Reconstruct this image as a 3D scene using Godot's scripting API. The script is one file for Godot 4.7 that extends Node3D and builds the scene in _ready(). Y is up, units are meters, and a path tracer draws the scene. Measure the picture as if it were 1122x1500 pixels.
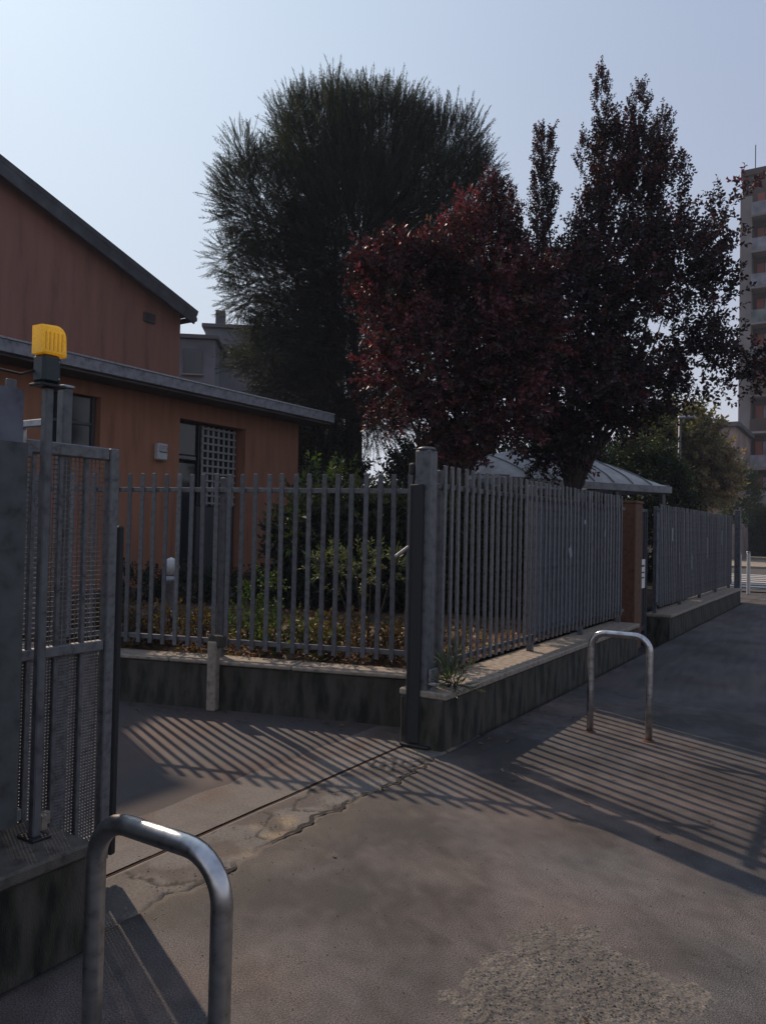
extends Node3D
# A fenced driveway beside a street: world x runs across the street, -z along it, y up, metres.

var cam: Camera3D
var used := {}
var rng := RandomNumberGenerator.new()
var M := {}
var nz := FastNoiseLite.new()
const FOCAL := 1133.0

# ------------------------------------------------------------------ naming and tagging
func numbered(n: String) -> String:
	if not used.has(n):
		used[n] = 0
		return n
	used[n] += 1
	return "%s_%03d" % [n, used[n]]

func tag(o: Node, label := "", category := "", group := "", kind := ""):
	if label: o.set_meta("label", label)
	if category: o.set_meta("category", category)
	if group: o.set_meta("group", group)
	if kind: o.set_meta("kind", kind)
	return o

func thing(called: String, label: String, category: String, where := Vector3.ZERO, turn := 0.0, group := "") -> Node3D:
	var o := Node3D.new()
	o.name = numbered(called)
	add_child(o)
	o.position = where
	o.rotation.y = turn
	tag(o, label, category, group)
	return o

func put(called: String, mesh: Mesh, m: Material, parent: Node = null, where := Vector3.ZERO, turn := Vector3.ZERO) -> MeshInstance3D:
	var o := MeshInstance3D.new()
	o.mesh = mesh
	o.material_override = m
	if parent == null or parent == self:
		o.name = numbered(called)
		add_child(o)
	else:
		var n := called
		var k := 0
		while parent.has_node(NodePath(n)):
			k += 1
			n = "%s_%03d" % [called, k]
		o.name = n
		parent.add_child(o, true)
	o.position = where
	o.rotation = turn
	return o

func struct(called: String, mesh: Mesh, m: Material) -> MeshInstance3D:
	var o := put(called, mesh, m)
	o.set_meta("kind", "structure")
	return o

# ------------------------------------------------------------------ mesh helpers
func begin(smooth := false) -> SurfaceTool:
	var st := SurfaceTool.new()
	st.begin(Mesh.PRIMITIVE_TRIANGLES)
	st.set_smooth_group(0 if smooth else -1)
	return st

func quad(st: SurfaceTool, a: Vector3, b: Vector3, c: Vector3, d: Vector3):   # counter-clockwise seen from outside
	st.add_vertex(a); st.add_vertex(c); st.add_vertex(b)
	st.add_vertex(a); st.add_vertex(d); st.add_vertex(c)

func tri(st: SurfaceTool, a: Vector3, b: Vector3, c: Vector3):
	st.add_vertex(a); st.add_vertex(c); st.add_vertex(b)

func done(st: SurfaceTool) -> ArrayMesh:
	st.generate_normals()
	return st.commit()

# a box with its edges chamfered by b, turned by a transform
func box(st: SurfaceTool, at: Vector3, size: Vector3, b := 0.0, t := Transform3D.IDENTITY):
	var h := size * 0.5
	b = minf(b, minf(h.x, minf(h.y, h.z)) * 0.9)
	if b <= 0.0:
		for ax in 3:
			for s in [-1.0, 1.0]:
				var u := Vector3.ZERO; var v := Vector3.ZERO; var n := Vector3.ZERO
				n[ax] = s * h[ax]; u[(ax + 1) % 3] = h[(ax + 1) % 3] * s; v[(ax + 2) % 3] = h[(ax + 2) % 3]
				quad(st, t * (at + n - u - v), t * (at + n + u - v), t * (at + n + u + v), t * (at + n - u + v))
		return
	var i := h - Vector3(b, b, b)
	for ax in 3:
		for s in [-1.0, 1.0]:
			var u := Vector3.ZERO; var v := Vector3.ZERO; var n := Vector3.ZERO
			n[ax] = s * h[ax]; u[(ax + 1) % 3] = i[(ax + 1) % 3] * s; v[(ax + 2) % 3] = i[(ax + 2) % 3]
			quad(st, t * (at + n - u - v), t * (at + n + u - v), t * (at + n + u + v), t * (at + n - u + v))
	for ax in 3:          # edges parallel to axis ax
		var p := (ax + 1) % 3
		var q := (ax + 2) % 3
		for sp in [-1.0, 1.0]:
			for sq in [-1.0, 1.0]:
				var a0 := Vector3.ZERO; var b0 := Vector3.ZERO; var e := Vector3.ZERO
				a0[p] = sp * h[p]; a0[q] = sq * i[q]
				b0[p] = sp * i[p]; b0[q] = sq * h[q]
				e[ax] = i[ax] * sp * sq
				_edge(st, t, at, a0, b0, e)
	for sx in [-1.0, 1.0]:
		for sy in [-1.0, 1.0]:
			for sz in [-1.0, 1.0]:
				var x := at + Vector3(sx * h.x, sy * i.y, sz * i.z)
				var y := at + Vector3(sx * i.x, sy * h.y, sz * i.z)
				var z := at + Vector3(sx * i.x, sy * i.y, sz * h.z)
				if sx * sy * sz > 0: tri(st, t * x, t * y, t * z)
				else: tri(st, t * x, t * z, t * y)

func _edge(st: SurfaceTool, t: Transform3D, at: Vector3, a0: Vector3, b0: Vector3, e: Vector3):
	var n := (b0 - a0).cross(e)
	if n.dot(a0 + b0) > 0: quad(st, t * (at + a0 - e), t * (at + b0 - e), t * (at + b0 + e), t * (at + a0 + e))
	else: quad(st, t * (at + a0 + e), t * (at + b0 + e), t * (at + b0 - e), t * (at + a0 - e))

func box_mesh(size: Vector3, b := 0.0, at := Vector3.ZERO) -> ArrayMesh:
	var st := begin()
	box(st, at, size, b)
	return done(st)

# a round tube along points
func tube(st: SurfaceTool, pts: Array, radii: Array, sides := 10, caps := true):
	var rings := []
	var up := Vector3.UP
	for k in pts.size():
		var d: Vector3 = (pts[mini(k + 1, pts.size() - 1)] - pts[maxi(k - 1, 0)]).normalized()
		if k == 0:
			up = Vector3.UP if absf(d.y) < 0.9 else Vector3.RIGHT
		var s := d.cross(up).normalized()
		up = s.cross(d).normalized()
		var ring := []
		for j in sides:
			var a := TAU * j / sides
			ring.append(pts[k] + (s * cos(a) + up * sin(a)) * radii[k])
		rings.append(ring)
	for k in pts.size() - 1:
		for j in sides:
			var j2 := (j + 1) % sides
			quad(st, rings[k][j2], rings[k][j], rings[k + 1][j], rings[k + 1][j2])
	if caps:
		for j in range(1, sides - 1):
			tri(st, rings[0][0], rings[0][j], rings[0][j + 1])
			tri(st, rings[-1][0], rings[-1][j + 1], rings[-1][j])

func lathe(st: SurfaceTool, prof: Array, sides := 20, at := Vector3.ZERO):   # prof: Vector2(r, y) from the bottom up
	for k in prof.size() - 1:
		for j in sides:
			var a := TAU * j / sides
			var b := TAU * (j + 1) / sides
			var p0: Vector2 = prof[k]; var p1: Vector2 = prof[k + 1]
			quad(st, at + Vector3(cos(b) * p0.x, p0.y, sin(b) * p0.x), at + Vector3(cos(a) * p0.x, p0.y, sin(a) * p0.x), at + Vector3(cos(a) * p1.x, p1.y, sin(a) * p1.x), at + Vector3(cos(b) * p1.x, p1.y, sin(b) * p1.x))

# a point seen at pixel (px, py) of the photograph, at a depth along the view axis
func at(px: float, py: float, depth: float) -> Vector3:
	return cam.transform * Vector3((px - 561.0) / FOCAL * depth, -(py - 750.0) / FOCAL * depth, -depth)

# ------------------------------------------------------------------ materials
func noise_tex(sd: int, freq: float, oct: int, cols: Array, size := 512, type := FastNoiseLite.TYPE_SIMPLEX_SMOOTH, offs := []) -> NoiseTexture2D:
	var n := FastNoiseLite.new()
	n.noise_type = type
	n.seed = sd
	n.frequency = freq
	n.fractal_octaves = oct
	n.fractal_gain = 0.55
	var t := NoiseTexture2D.new()
	t.width = size; t.height = size
	t.seamless = true
	t.noise = n
	if cols.size():
		var g := Gradient.new()
		var o := PackedFloat32Array()
		var c := PackedColorArray()
		for k in cols.size():
			o.append(offs[k] if offs.size() else float(k) / (cols.size() - 1))
			c.append(cols[k])
		g.offsets = o
		g.colors = c
		t.color_ramp = g
	return t

func lin(r: float, g: float, b: float) -> Color:
	return Color(r, g, b).linear_to_srgb()

# colour given linear; grain multiplies it, bump gives relief
func mat(c: Color, rough := 0.8, metal := 0.0, grain: Texture2D = null, scale := 1.0, bump: Texture2D = null, depth := 0.1, vcol := false) -> StandardMaterial3D:
	var m := StandardMaterial3D.new()
	m.albedo_color = c
	m.roughness = rough
	m.metallic = metal
	m.vertex_color_use_as_albedo = vcol
	if grain or bump:
		m.uv1_triplanar = true
		m.uv1_world_triplanar = true
		m.uv1_scale = Vector3.ONE * scale
	if grain: m.albedo_texture = grain
	if bump:
		m.heightmap_enabled = true
		m.heightmap_texture = bump
		m.heightmap_scale = depth
	return m

func g3(v: float) -> Color:
	return Color(v, v, v)

func make_materials():
	var blotch := noise_tex(11, 0.008, 4, [g3(0.62), g3(0.82), g3(1.0)])
	var fine := noise_tex(12, 0.09, 4, [g3(0.70), g3(0.88), g3(1.0)])
	var grit := noise_tex(13, 0.16, 3, [g3(0.30), g3(0.70), g3(0.78), g3(1.0)], 1024, FastNoiseLite.TYPE_SIMPLEX_SMOOTH, [0.15, 0.42, 0.6, 0.85])
	var gritb := noise_tex(13, 0.16, 3, [], 1024)
	var cell := noise_tex(14, 0.05, 2, [], 1024, FastNoiseLite.TYPE_CELLULAR)
	var streak := noise_tex(15, 0.02, 5, [g3(0.55), g3(0.85), g3(0.95), g3(1.0)])
	var stain := noise_tex(18, 0.014, 5, [g3(0.32), Color(0.62, 0.66, 0.55), g3(0.88), g3(1.0)], 512, FastNoiseLite.TYPE_SIMPLEX_SMOOTH, [0.15, 0.38, 0.6, 0.9])
	var drip := noise_tex(17, 0.012, 5, [g3(0.80), g3(0.92), g3(0.97), g3(1.0)])
	M.asphalt = mat(Color.WHITE, 0.85, 0.0, grit, 0.75, gritb, 0.25, true)
	M.patch = mat(Color.WHITE, 0.9, 0.0, grit, 0.5, cell, 1.2, true)
	M.dirt = mat(Color.WHITE, 0.95, 0.0, fine, 0.8, gritb, 0.8, true)
	M.concrete = mat(Color.WHITE, 0.85, 0.0, fine, 1.1, gritb, 0.35, true)
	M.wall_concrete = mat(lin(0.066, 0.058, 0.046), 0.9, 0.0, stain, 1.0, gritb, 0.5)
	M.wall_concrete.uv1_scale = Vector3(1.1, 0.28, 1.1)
	M.coping = mat(lin(0.34, 0.285, 0.22), 0.85, 0.0, streak, 1.3, gritb, 0.35)
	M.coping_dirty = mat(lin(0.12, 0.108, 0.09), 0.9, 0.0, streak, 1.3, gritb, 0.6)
	M.stucco = mat(lin(0.35, 0.156, 0.088), 0.92, 0.0, drip, 1.0, fine, 0.4)
	M.stucco.uv1_scale = Vector3(0.55, 0.07, 0.55)
	M.stucco_high = mat(lin(0.34, 0.16, 0.115), 0.92, 0.0, drip, 1.0, fine, 0.4)
	M.stucco_high.uv1_scale = Vector3(0.33, 0.05, 0.33)
	M.paint = mat(lin(0.128, 0.129, 0.137), 0.52, 0.15, streak, 1.7)
	M.paint_b = mat(lin(0.155, 0.156, 0.163), 0.52, 0.15, streak, 1.9)
	M.paint_c = mat(lin(0.105, 0.105, 0.112), 0.56, 0.12, streak, 1.5)
	M.paint_post = mat(lin(0.118, 0.12, 0.13), 0.5, 0.15, streak, 1.1)
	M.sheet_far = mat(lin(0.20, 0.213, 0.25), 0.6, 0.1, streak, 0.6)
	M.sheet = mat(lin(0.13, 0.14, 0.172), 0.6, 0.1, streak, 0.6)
	M.sheet_green = mat(lin(0.072, 0.08, 0.08), 0.6, 0.1, streak, 0.8)
	M.galv = mat(lin(0.33, 0.34, 0.36), 0.42, 0.75, streak, 2.1)
	M.steel = mat(lin(0.66, 0.66, 0.66), 0.3, 1.0, streak, 1.6)
	M.rubber = mat(lin(0.012, 0.012, 0.013), 0.7)
	M.dark_metal = mat(lin(0.02, 0.02, 0.022), 0.6, 0.3)
	M.rust = mat(lin(0.11, 0.05, 0.03), 0.9, 0.2, fine, 2.0)
	M.bark = mat(lin(0.06, 0.045, 0.035), 0.95, 0.0, streak, 1.5, fine, 2.0)
	M.soil = mat(Color.WHITE, 0.95, 0.0, fine, 0.7, gritb, 1.5, true)
	M.fascia = mat(lin(0.25, 0.255, 0.27), 0.6, 0.1, streak, 0.5)
	M.soffit = mat(lin(0.10, 0.09, 0.085), 0.8, 0.0, blotch, 0.3)
	M.roof_dark = mat(lin(0.10, 0.10, 0.11), 0.8, 0.0, blotch, 0.3)
	M.glass = mat(lin(0.02, 0.024, 0.028), 0.08)
	M.frame = mat(lin(0.05, 0.055, 0.06), 0.5)
	M.white = mat(lin(0.62, 0.62, 0.61), 0.5, 0.0, fine, 1.2)
	M.lattice = mat(lin(0.36, 0.36, 0.36), 0.5, 0.0, fine, 1.2)
	M.white_rail = mat(lin(0.70, 0.69, 0.66), 0.5, 0.0, fine, 0.6)
	M.paper = mat(lin(0.68, 0.67, 0.63), 0.8)
	M.scrap = mat(lin(0.30, 0.31, 0.33), 0.8, 0.0, streak, 6.0)
	M.kiosk_roof = mat(lin(0.82, 0.81, 0.80), 0.55, 0.0, blotch, 0.5)
	M.kiosk_roof.backlight_enabled = true
	M.kiosk_roof.backlight = Color(0.9, 0.9, 0.9)
	M.kiosk_wall = mat(lin(0.07, 0.06, 0.05), 0.8, 0.0, streak, 0.6)
	M.brown_post = mat(lin(0.125, 0.05, 0.022), 0.8, 0.0, streak, 1.0)
	M.tower = mat(lin(0.29, 0.26, 0.245), 0.9, 0.0, blotch, 0.04)
	M.tower_brown = mat(lin(0.11, 0.08, 0.065), 0.9, 0.0, blotch, 0.06)
	M.tower_grey = mat(lin(0.27, 0.28, 0.31), 0.85, 0.0, blotch, 0.2)
	M.tower_green = mat(lin(0.20, 0.24, 0.22), 0.85, 0.0, blotch, 0.2)
	M.tower_red = mat(lin(0.26, 0.075, 0.05), 0.8)
	M.far_wall = mat(lin(0.40, 0.30, 0.26), 0.9, 0.0, blotch, 0.1)
	M.far_grey = mat(lin(0.22, 0.22, 0.24), 0.9, 0.0, blotch, 0.1)
	M.far_roof = mat(lin(0.16, 0.155, 0.165), 0.9, 0.0, blotch, 0.1)
	M.stone = mat(Color.WHITE, 0.9, 0.0, fine, 3.0, null, 0.0, true)
	var lens := StandardMaterial3D.new()
	lens.albedo_color = lin(0.97, 0.80, 0.10)
	lens.roughness = 0.28
	lens.backlight_enabled = true
	lens.backlight = Color(1.0, 0.93, 0.50)
	lens.albedo_texture = noise_tex(19, 0.02, 4, [Color(0.90, 0.86, 0.76), Color(0.97, 0.96, 0.93), Color.WHITE, Color.WHITE])
	lens.uv1_triplanar = true
	lens.uv1_scale = Vector3(6, 6, 6)
	M.lens = lens
	M.lamp_base = mat(lin(0.006, 0.018, 0.02), 0.45)
	M.leaf_dark = leaf_mat(0.55, Color(0.9, 0.95, 0.6))
	M.leaf_red = leaf_mat(0.5, Color(0.85, 0.6, 0.55))
	M.leaf_green = leaf_mat(0.5, Color(0.9, 0.95, 0.5))

func leaf_mat(rough: float, back: Color) -> StandardMaterial3D:
	var m := StandardMaterial3D.new()
	m.albedo_color = Color.WHITE
	m.roughness = rough
	m.vertex_color_use_as_albedo = true
	m.backlight_enabled = true
	m.backlight = back
	m.cull_mode = BaseMaterial3D.CULL_DISABLED
	return m

# ------------------------------------------------------------------ plants
# a shoot along +y: a thin stem with leaves, each two faces folded at the midrib
func sprig(length: float, n: int, leaf: float, width: float, angle: float, bend: float, sd: int) -> ArrayMesh:
	var r := RandomNumberGenerator.new()
	r.seed = sd
	var st := begin()
	st.set_color(Color(0.5, 0.42, 0.36))
	var bx := r.randf_range(-bend, bend)
	var bz := r.randf_range(-bend, bend)
	var pts := []
	for k in 4:
		var f := k / 3.0
		pts.append(Vector3(bx * f * f * length, length * f, bz * f * f * length))
	tube(st, pts, [0.0045, 0.0035, 0.0025, 0.0015], 3, false)
	for k in n:
		var f := (k + r.randf()) / n
		f = 0.08 + 0.92 * f
		var p := Vector3(bx * f * f * length, length * f, bz * f * f * length)
		var a := k * 2.39996 + r.randf_range(-0.5, 0.5)
		var tilt := angle + r.randf_range(-0.35, 0.35)
		if k >= n - 1: tilt *= 0.3
		var d := Vector3(cos(a) * sin(tilt), cos(tilt), sin(a) * sin(tilt))
		var side := d.cross(Vector3(r.randf_range(-1, 1), r.randf_range(0, 1), r.randf_range(-1, 1))).normalized()
		var nn := side.cross(d).normalized()
		var l := leaf * r.randf_range(0.65, 1.2)
		var w := width * r.randf_range(0.75, 1.15) * 0.5
		var v := r.randf_range(0.65, 1.35)
		st.set_color(Color(v * r.randf_range(0.9, 1.1), v, v * r.randf_range(0.85, 1.1)))
		var tip := p + d * l - nn * l * 0.12
		var mid := p + d * l * 0.5
		tri(st, p, mid + side * w + nn * w * 0.4, tip)
		tri(st, p, tip, mid - side * w + nn * w * 0.4)
	return done(st)

func multi(called: String, parent: Node, mesh: Mesh, m: Material, xf: Array, cols: Array) -> MultiMeshInstance3D:
	var mm := MultiMesh.new()
	mm.transform_format = MultiMesh.TRANSFORM_3D
	mm.use_colors = true
	mm.mesh = mesh
	mm.instance_count = xf.size()
	for k in xf.size():
		mm.set_instance_transform(k, xf[k])
		mm.set_instance_color(k, cols[k])
	var o := MultiMeshInstance3D.new()
	o.multimesh = mm
	o.material_override = m
	var n := called
	var k := 0
	while parent.has_node(NodePath(n)):
		k += 1
		n = "%s_%03d" % [called, k]
	o.name = n
	parent.add_child(o, true)
	o.set_meta("kind", "stuff")
	return o

func basis_along(d: Vector3, scale: float, roll: float) -> Basis:
	var y := d.normalized()
	var x := y.cross(Vector3(0.31, 0.2, 0.93)).normalized()
	var z := x.cross(y)
	return Basis(x, y, z).rotated(y, roll).scaled_local(Vector3.ONE * scale)

func in_ball() -> Vector3:
	while true:
		var v := Vector3(rng.randf_range(-1, 1), rng.randf_range(-1, 1), rng.randf_range(-1, 1))
		if v.length_squared() < 1.0: return v
	return Vector3.ZERO

# lobes: [centre, radii (Vector3), count, shell power, upward pull, palette name]
func crown(parent: Node3D, lobes: Array, sprigs: Array, m: Material, palette: Callable, grow := [0.7, 1.2]):
	var xf := []
	var cl := []
	for s in sprigs:
		xf.append([]); cl.append([])
	var inv := parent.transform.affine_inverse()
	for lb in lobes:
		for k in lb[2]:
			var v := in_ball()
			var rr := v.length()
			if rr < 0.001: continue
			v = v / rr * pow(rr, lb[3])
			var p: Vector3 = lb[0] + v * lb[1]
			var d := v.normalized() * 1.0 + Vector3(0, lb[4], 0) + in_ball() * 0.75
			var i := rng.randi() % sprigs.size()
			xf[i].append(inv * Transform3D(basis_along(d, rng.randf_range(grow[0], grow[1]) * (lb[5] if lb.size() > 5 else 1.0), rng.randf() * TAU), p))
			cl[i].append(palette.call(p, v.length()))
	for i in sprigs.size():
		multi("foliage", parent, sprigs[i], m, xf[i], cl[i])

func limb(parent: Node3D, called: String, a: Vector3, b: Vector3, ra: float, rb: float, wob := 0.08, n := 6):
	var st := begin(true)
	var pts := []
	var rad := []
	var len_ := a.distance_to(b)
	for k in n + 1:
		var f := float(k) / n
		var p := a.lerp(b, f) + Vector3(0, -sin(f * PI) * len_ * 0.06, 0)
		if k > 0 and k < n: p += in_ball() * wob * len_ * 0.5
		pts.append(p - parent.position)
		rad.append(lerpf(ra, rb, f))
	tube(st, pts, rad, 8)
	return put(called, done(st), M.bark, parent)

# ------------------------------------------------------------------ scene
func _ready():
	rng.seed = 20240917
	nz.seed = 5
	nz.frequency = 1.0
	nz.fractal_octaves = 4
	make_view()
	make_materials()
	make_ground()
	make_buildings()
	make_walls_and_fences()
	make_gate()
	make_street_things()
	make_trees()
	make_garden()
	make_far()

func make_view():
	cam = Camera3D.new()
	cam.name = "camera"
	cam.fov = 67.0
	cam.near = 0.05
	cam.far = 900.0
	add_child(cam)
	cam.position = Vector3(0, 1.6, 0)
	cam.basis = Basis(Vector3.UP, deg_to_rad(32.17)) * Basis(Vector3.RIGHT, deg_to_rad(1.26)) * Basis(Vector3.BACK, deg_to_rad(1.2))
	cam.current = true
	var elev := deg_to_rad(37.0)
	var to_sun := Vector3(-0.906 * cos(elev), sin(elev), -0.423 * cos(elev)).normalized()
	var sun := DirectionalLight3D.new()
	sun.name = "sun"
	add_child(sun)
	sun.look_at_from_position(to_sun * 50.0, Vector3.ZERO, Vector3.UP)
	sun.light_energy = 1.35
	sun.light_color = Color(1.0, 0.895, 0.79)
	sun.light_angular_distance = 0.53
	sun.shadow_enabled = true
	# computed clear, slightly hazy sky: bluer away from the sun, pale at the horizon, bright haze round the sun
	var w := 1024
	var h := 512
	var im := Image.create(w, h, false, Image.FORMAT_RGBAF)
	for j in h:
		var th := (j + 0.5) / h * PI
		var y := cos(th)
		var s := sin(th)
		for i in w:
			var ph := (i + 0.5) / w * TAU
			var d := Vector3(s * sin(ph), y, -s * cos(ph))
			var a := acos(clampf(d.dot(to_sun), -1, 1))
			var e := maxf(y, 0.0)
			var k := pow(1.0 - e, 3.6)
			var c := Vector3(0.295, 0.362, 0.54).lerp(Vector3(0.74, 0.735, 0.77), k)
			c += Vector3(0.35, 0.42, 0.40) * exp(-a * a / 0.45) + Vector3(0.26, 0.24, 0.20) * exp(-a / 0.16)
			if y < 0.0: c = c.lerp(Vector3(0.16, 0.15, 0.145), clampf(-y * 8.0, 0, 1))
			im.set_pixel(i, j, Color(c.x, c.y, c.z))
	var pm := PanoramaSkyMaterial.new()
	pm.panorama = ImageTexture.create_from_image(im)
	var sky := Sky.new()
	sky.sky_material = pm
	var env := Environment.new()
	env.background_mode = Environment.BG_SKY
	env.sky = sky
	env.tonemap_mode = Environment.TONE_MAPPER_LINEAR
	env.tonemap_exposure = 1.0
	env.fog_enabled = true
	env.fog_density = 0.0008
	env.fog_light_color = Color(0.86, 0.90, 0.98)
	env.sdfgi_enabled = true
	env.ssao_enabled = true
	env.ssil_enabled = true
	var we := WorldEnvironment.new()
	we.name = "environment"
	we.environment = env
	add_child(we)

# ------------------------------------------------------------------ ground
func sheet(xs: Callable, nx: int, zs: Array, y: Callable, col: Callable, skirt := 0.0) -> ArrayMesh:
	# xs.call(i, z) gives the x of column i; rows run towards -z
	var st := begin(true)
	var vs := []
	for j in zs.size():
		var row := []
		for i in nx:
			var x: float = xs.call(i, zs[j])
			row.append(Vector3(x, y.call(x, zs[j]), zs[j]))
		vs.append(row)
	for j in zs.size():
		for i in nx:
			var p: Vector3 = vs[j][i]
			st.set_color(col.call(p.x, p.z))
			st.add_vertex(p)
	for j in zs.size() - 1:
		for i in nx - 1:
			var a := j * nx + i
			st.add_index(a); st.add_index(a + nx); st.add_index(a + 1)
			st.add_index(a + 1); st.add_index(a + nx); st.add_index(a + nx + 1)
	if skirt > 0.0:
		var base := zs.size() * nx
		for j in zs.size():
			var p: Vector3 = vs[j][0]
			st.set_color(col.call(p.x, p.z) * 0.8)
			st.add_vertex(p); st.add_vertex(p - Vector3(0, skirt, 0))
		for j in zs.size() - 1:
			var a := base + j * 2
			st.add_index(a); st.add_index(a + 1); st.add_index(a + 2)
			st.add_index(a + 2); st.add_index(a + 1); st.add_index(a + 3)
	st.generate_normals()
	return st.commit()

func n2(x: float, z: float, f: float, o := 0.0) -> float:
	return nz.get_noise_3d(x * f, z * f, o)

func edge_x(z: float) -> float:          # ragged edge of the street asphalt
	if z < -4.95: return -2.56
	if z > -1.95: return -2.47
	return -2.53 + 0.10 * n2(0.0, z, 1.4, 3.0) + 0.05 * n2(0.0, z, 7.0, 8.0)

func stretch(a: float, b: float, step: float, growth := 1.0) -> Array:
	var out := [a]
	var v := a
	var s := step
	var sgn := signf(b - a)
	while absf(v - a) < absf(b - a) - s:
		v += s * sgn
		out.append(v)
		s *= growth
	out.append(b)
	return out

func make_ground():
	# base ground to the horizon
	var st := begin()
	st.set_color(Color(0.075, 0.068, 0.06))
	quad(st, Vector3(-420, -0.16, 60), Vector3(420, -0.16, 60), Vector3(420, -0.16, -620), Vector3(-420, -0.16, -620))
	struct("ground", done(st), M.dirt)
	# street asphalt
	var sx := stretch(0.0, 5.0, 0.035, 1.012)
	sx += stretch(6.0, 60.0, 2.0, 1.2)
	var zs := stretch(1.5, -8.0, 0.04)
	zs += stretch(-8.2, -24.7, 0.25, 1.03)
	var acol := func(x: float, z: float) -> Color:
		var b := 0.107 + 0.10 * n2(x, z, 0.35, 1.0) + 0.085 * n2(x, z, 1.6, 2.0) + 0.07 * n2(x, z, 9.0, 4.0)
		b += 0.06 * maxf(0.0, n2(x, z, 0.22, 7.0) - 0.05)
		var warm := clampf(0.5 + 1.3 * n2(x, z, 0.7, 9.0), 0.0, 1.0)
		var dust := clampf(1.0 - (x + 2.55) / 0.35, 0.0, 1.0) * (0.5 + n2(x, z, 3.0, 11.0))
		b = maxf(b, 0.05)
		var c := Color(b * (1.0 + 0.24 * warm), b * 0.97, b * (0.98 - 0.12 * warm))
		if z > -5.2: c = c.lerp(Color(0.15, 0.125, 0.10), clampf(dust, 0.0, 0.8))
		return c
	var ay := func(x: float, z: float) -> float:
		return 0.0035 * n2(x, z, 0.8, 21.0) + 0.0018 * n2(x, z, 4.0, 22.0) + (0.0 if z > -8.0 else 0.0)
	var axs := func(i: int, z: float) -> float: return edge_x(z) + sx[i]
	struct("street_pavement", sheet(axs, sx.size(), zs, ay, acol, 0.05), M.asphalt)
	# concrete apron round the gate track, in two halves with the groove between
	var az := stretch(-1.2, -5.62, 0.02)
	var ccol := func(x: float, z: float) -> Color:
		var b := 0.15 + 0.04 * n2(x, z, 0.9, 31.0) + 0.035 * n2(x, z, 5.0, 32.0)
		var c := Color(b * 1.06, b * 0.95, b * 0.85)
		if x > -2.9:      # broken, dusty strip on the street side
			var t := clampf(n2(x, z, 1.6, 33.0) * 6.0 - 0.3, 0.0, 1.0)
			c = c.lerp(Color(0.29, 0.225, 0.135), t * 0.85)
			var r := clampf(n2(x, z, 2.2, 34.0) * 5.0 - 0.2, 0.0, 1.0)
			c = c.lerp(Color(0.075, 0.058, 0.05), r * 0.85)
			var k := absf(n2(x, z, 1.1, 35.0))
			if k < 0.03: c = Color(0.025, 0.02, 0.018)
		else:
			var rr := clampf(n2(x, z, 1.5, 36.0) * 2.0 + clampf((-3.12 - x) * 4.0, -0.4, 0.5), 0.0, 1.0)
			c = c.lerp(Color(0.115, 0.07, 0.05), rr * 0.8)
		return c
	var cy := func(x: float, z: float) -> float:
		var y := -0.009 + 0.004 * n2(x, z, 2.0, 41.0)
		if x > -2.88:
			y += 0.004 * n2(x, z, 3.0, 42.0)
			y -= 0.02 * clampf((x - edge_x(z) + 0.035) / 0.03, 0.0, 1.0) * clampf(0.6 + 2.0 * n2(0, z, 2.5, 43.0), 0.0, 1.0)
			if absf(n2(x, z, 1.1, 35.0)) < 0.02: y -= 0.005
		return y
	var inner := func(i: int, _z: float) -> float: return -2.947 - 0.55 * (1.0 - i / 12.0)
	struct("threshold_slab", sheet(inner, 13, az, cy, ccol, 0.04), M.concrete)
	var outer := func(i: int, z: float) -> float: return lerpf(-2.917, edge_x(z) + 0.01, i / 36.0)
	struct("threshold_slab", sheet(outer, 37, az, cy, ccol, 0.05), M.concrete)
	# soil-filled crack where the asphalt edge has broken away
	st = begin()
	st.set_color(Color(0.022, 0.018, 0.015))
	var cz := stretch(-1.95, -4.95, 0.025)
	for j in cz.size() - 1:
		var w0 := clampf(n2(3.0, cz[j], 1.3, 81.0) * 0.09 + 0.004 + 0.012 * n2(0, cz[j], 9.0, 82.0), 0.0, 0.03)
		var w1 := clampf(n2(3.0, cz[j + 1], 1.3, 81.0) * 0.09 + 0.004 + 0.012 * n2(0, cz[j + 1], 9.0, 82.0), 0.0, 0.03)
		if w0 + w1 < 0.002: continue
		var xa := edge_x(cz[j]) + 0.004
		var xb := edge_x(cz[j + 1]) + 0.004
		quad(st, Vector3(xa - w0, 0.006, cz[j]), Vector3(xa, 0.006, cz[j]), Vector3(xb, 0.006, cz[j + 1]), Vector3(xb - w1, 0.006, cz[j + 1]))
	struct("pavement_crack", done(st), M.dirt)
	# inner driveway
	var dx := stretch(0.0, 4.0, 0.05, 1.01)
	dx += stretch(4.6, 12.0, 0.8, 1.1)
	var dz := stretch(4.0, -5.7, 0.06)
	var dcol := func(x: float, z: float) -> Color:
		var b := 0.105 + 0.03 * n2(x, z, 0.5, 51.0) + 0.025 * n2(x, z, 3.0, 52.0)
		var red := clampf(n2(x, z, 0.8, 53.0) * 1.6 + 0.1, 0.0, 1.0)
		return Color(b * 1.1, b * 0.95, b * 0.9).lerp(Color(b * 1.4, b * 0.82, b * 0.66), red * 0.7)
	var dy := func(x: float, z: float) -> float: return -0.002 + 0.003 * n2(x, z, 0.9, 55.0) - clampf((x + 3.43) * 0.2, 0.0, 0.012)
	var dxs := func(i: int, _z: float) -> float: return -3.36 + 0.03 * n2(0, _z, 3.0, 56.0) - dx[dx.size() - 1 - i]
	struct("driveway", sheet(dxs, dx.size(), dz, dy, dcol), M.asphalt)
	# the worn patch of bare aggregate in the street
	var px := stretch(-1.45, -0.35, 0.022)
	var pz := stretch(-2.1, -3.25, 0.022)
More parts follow.
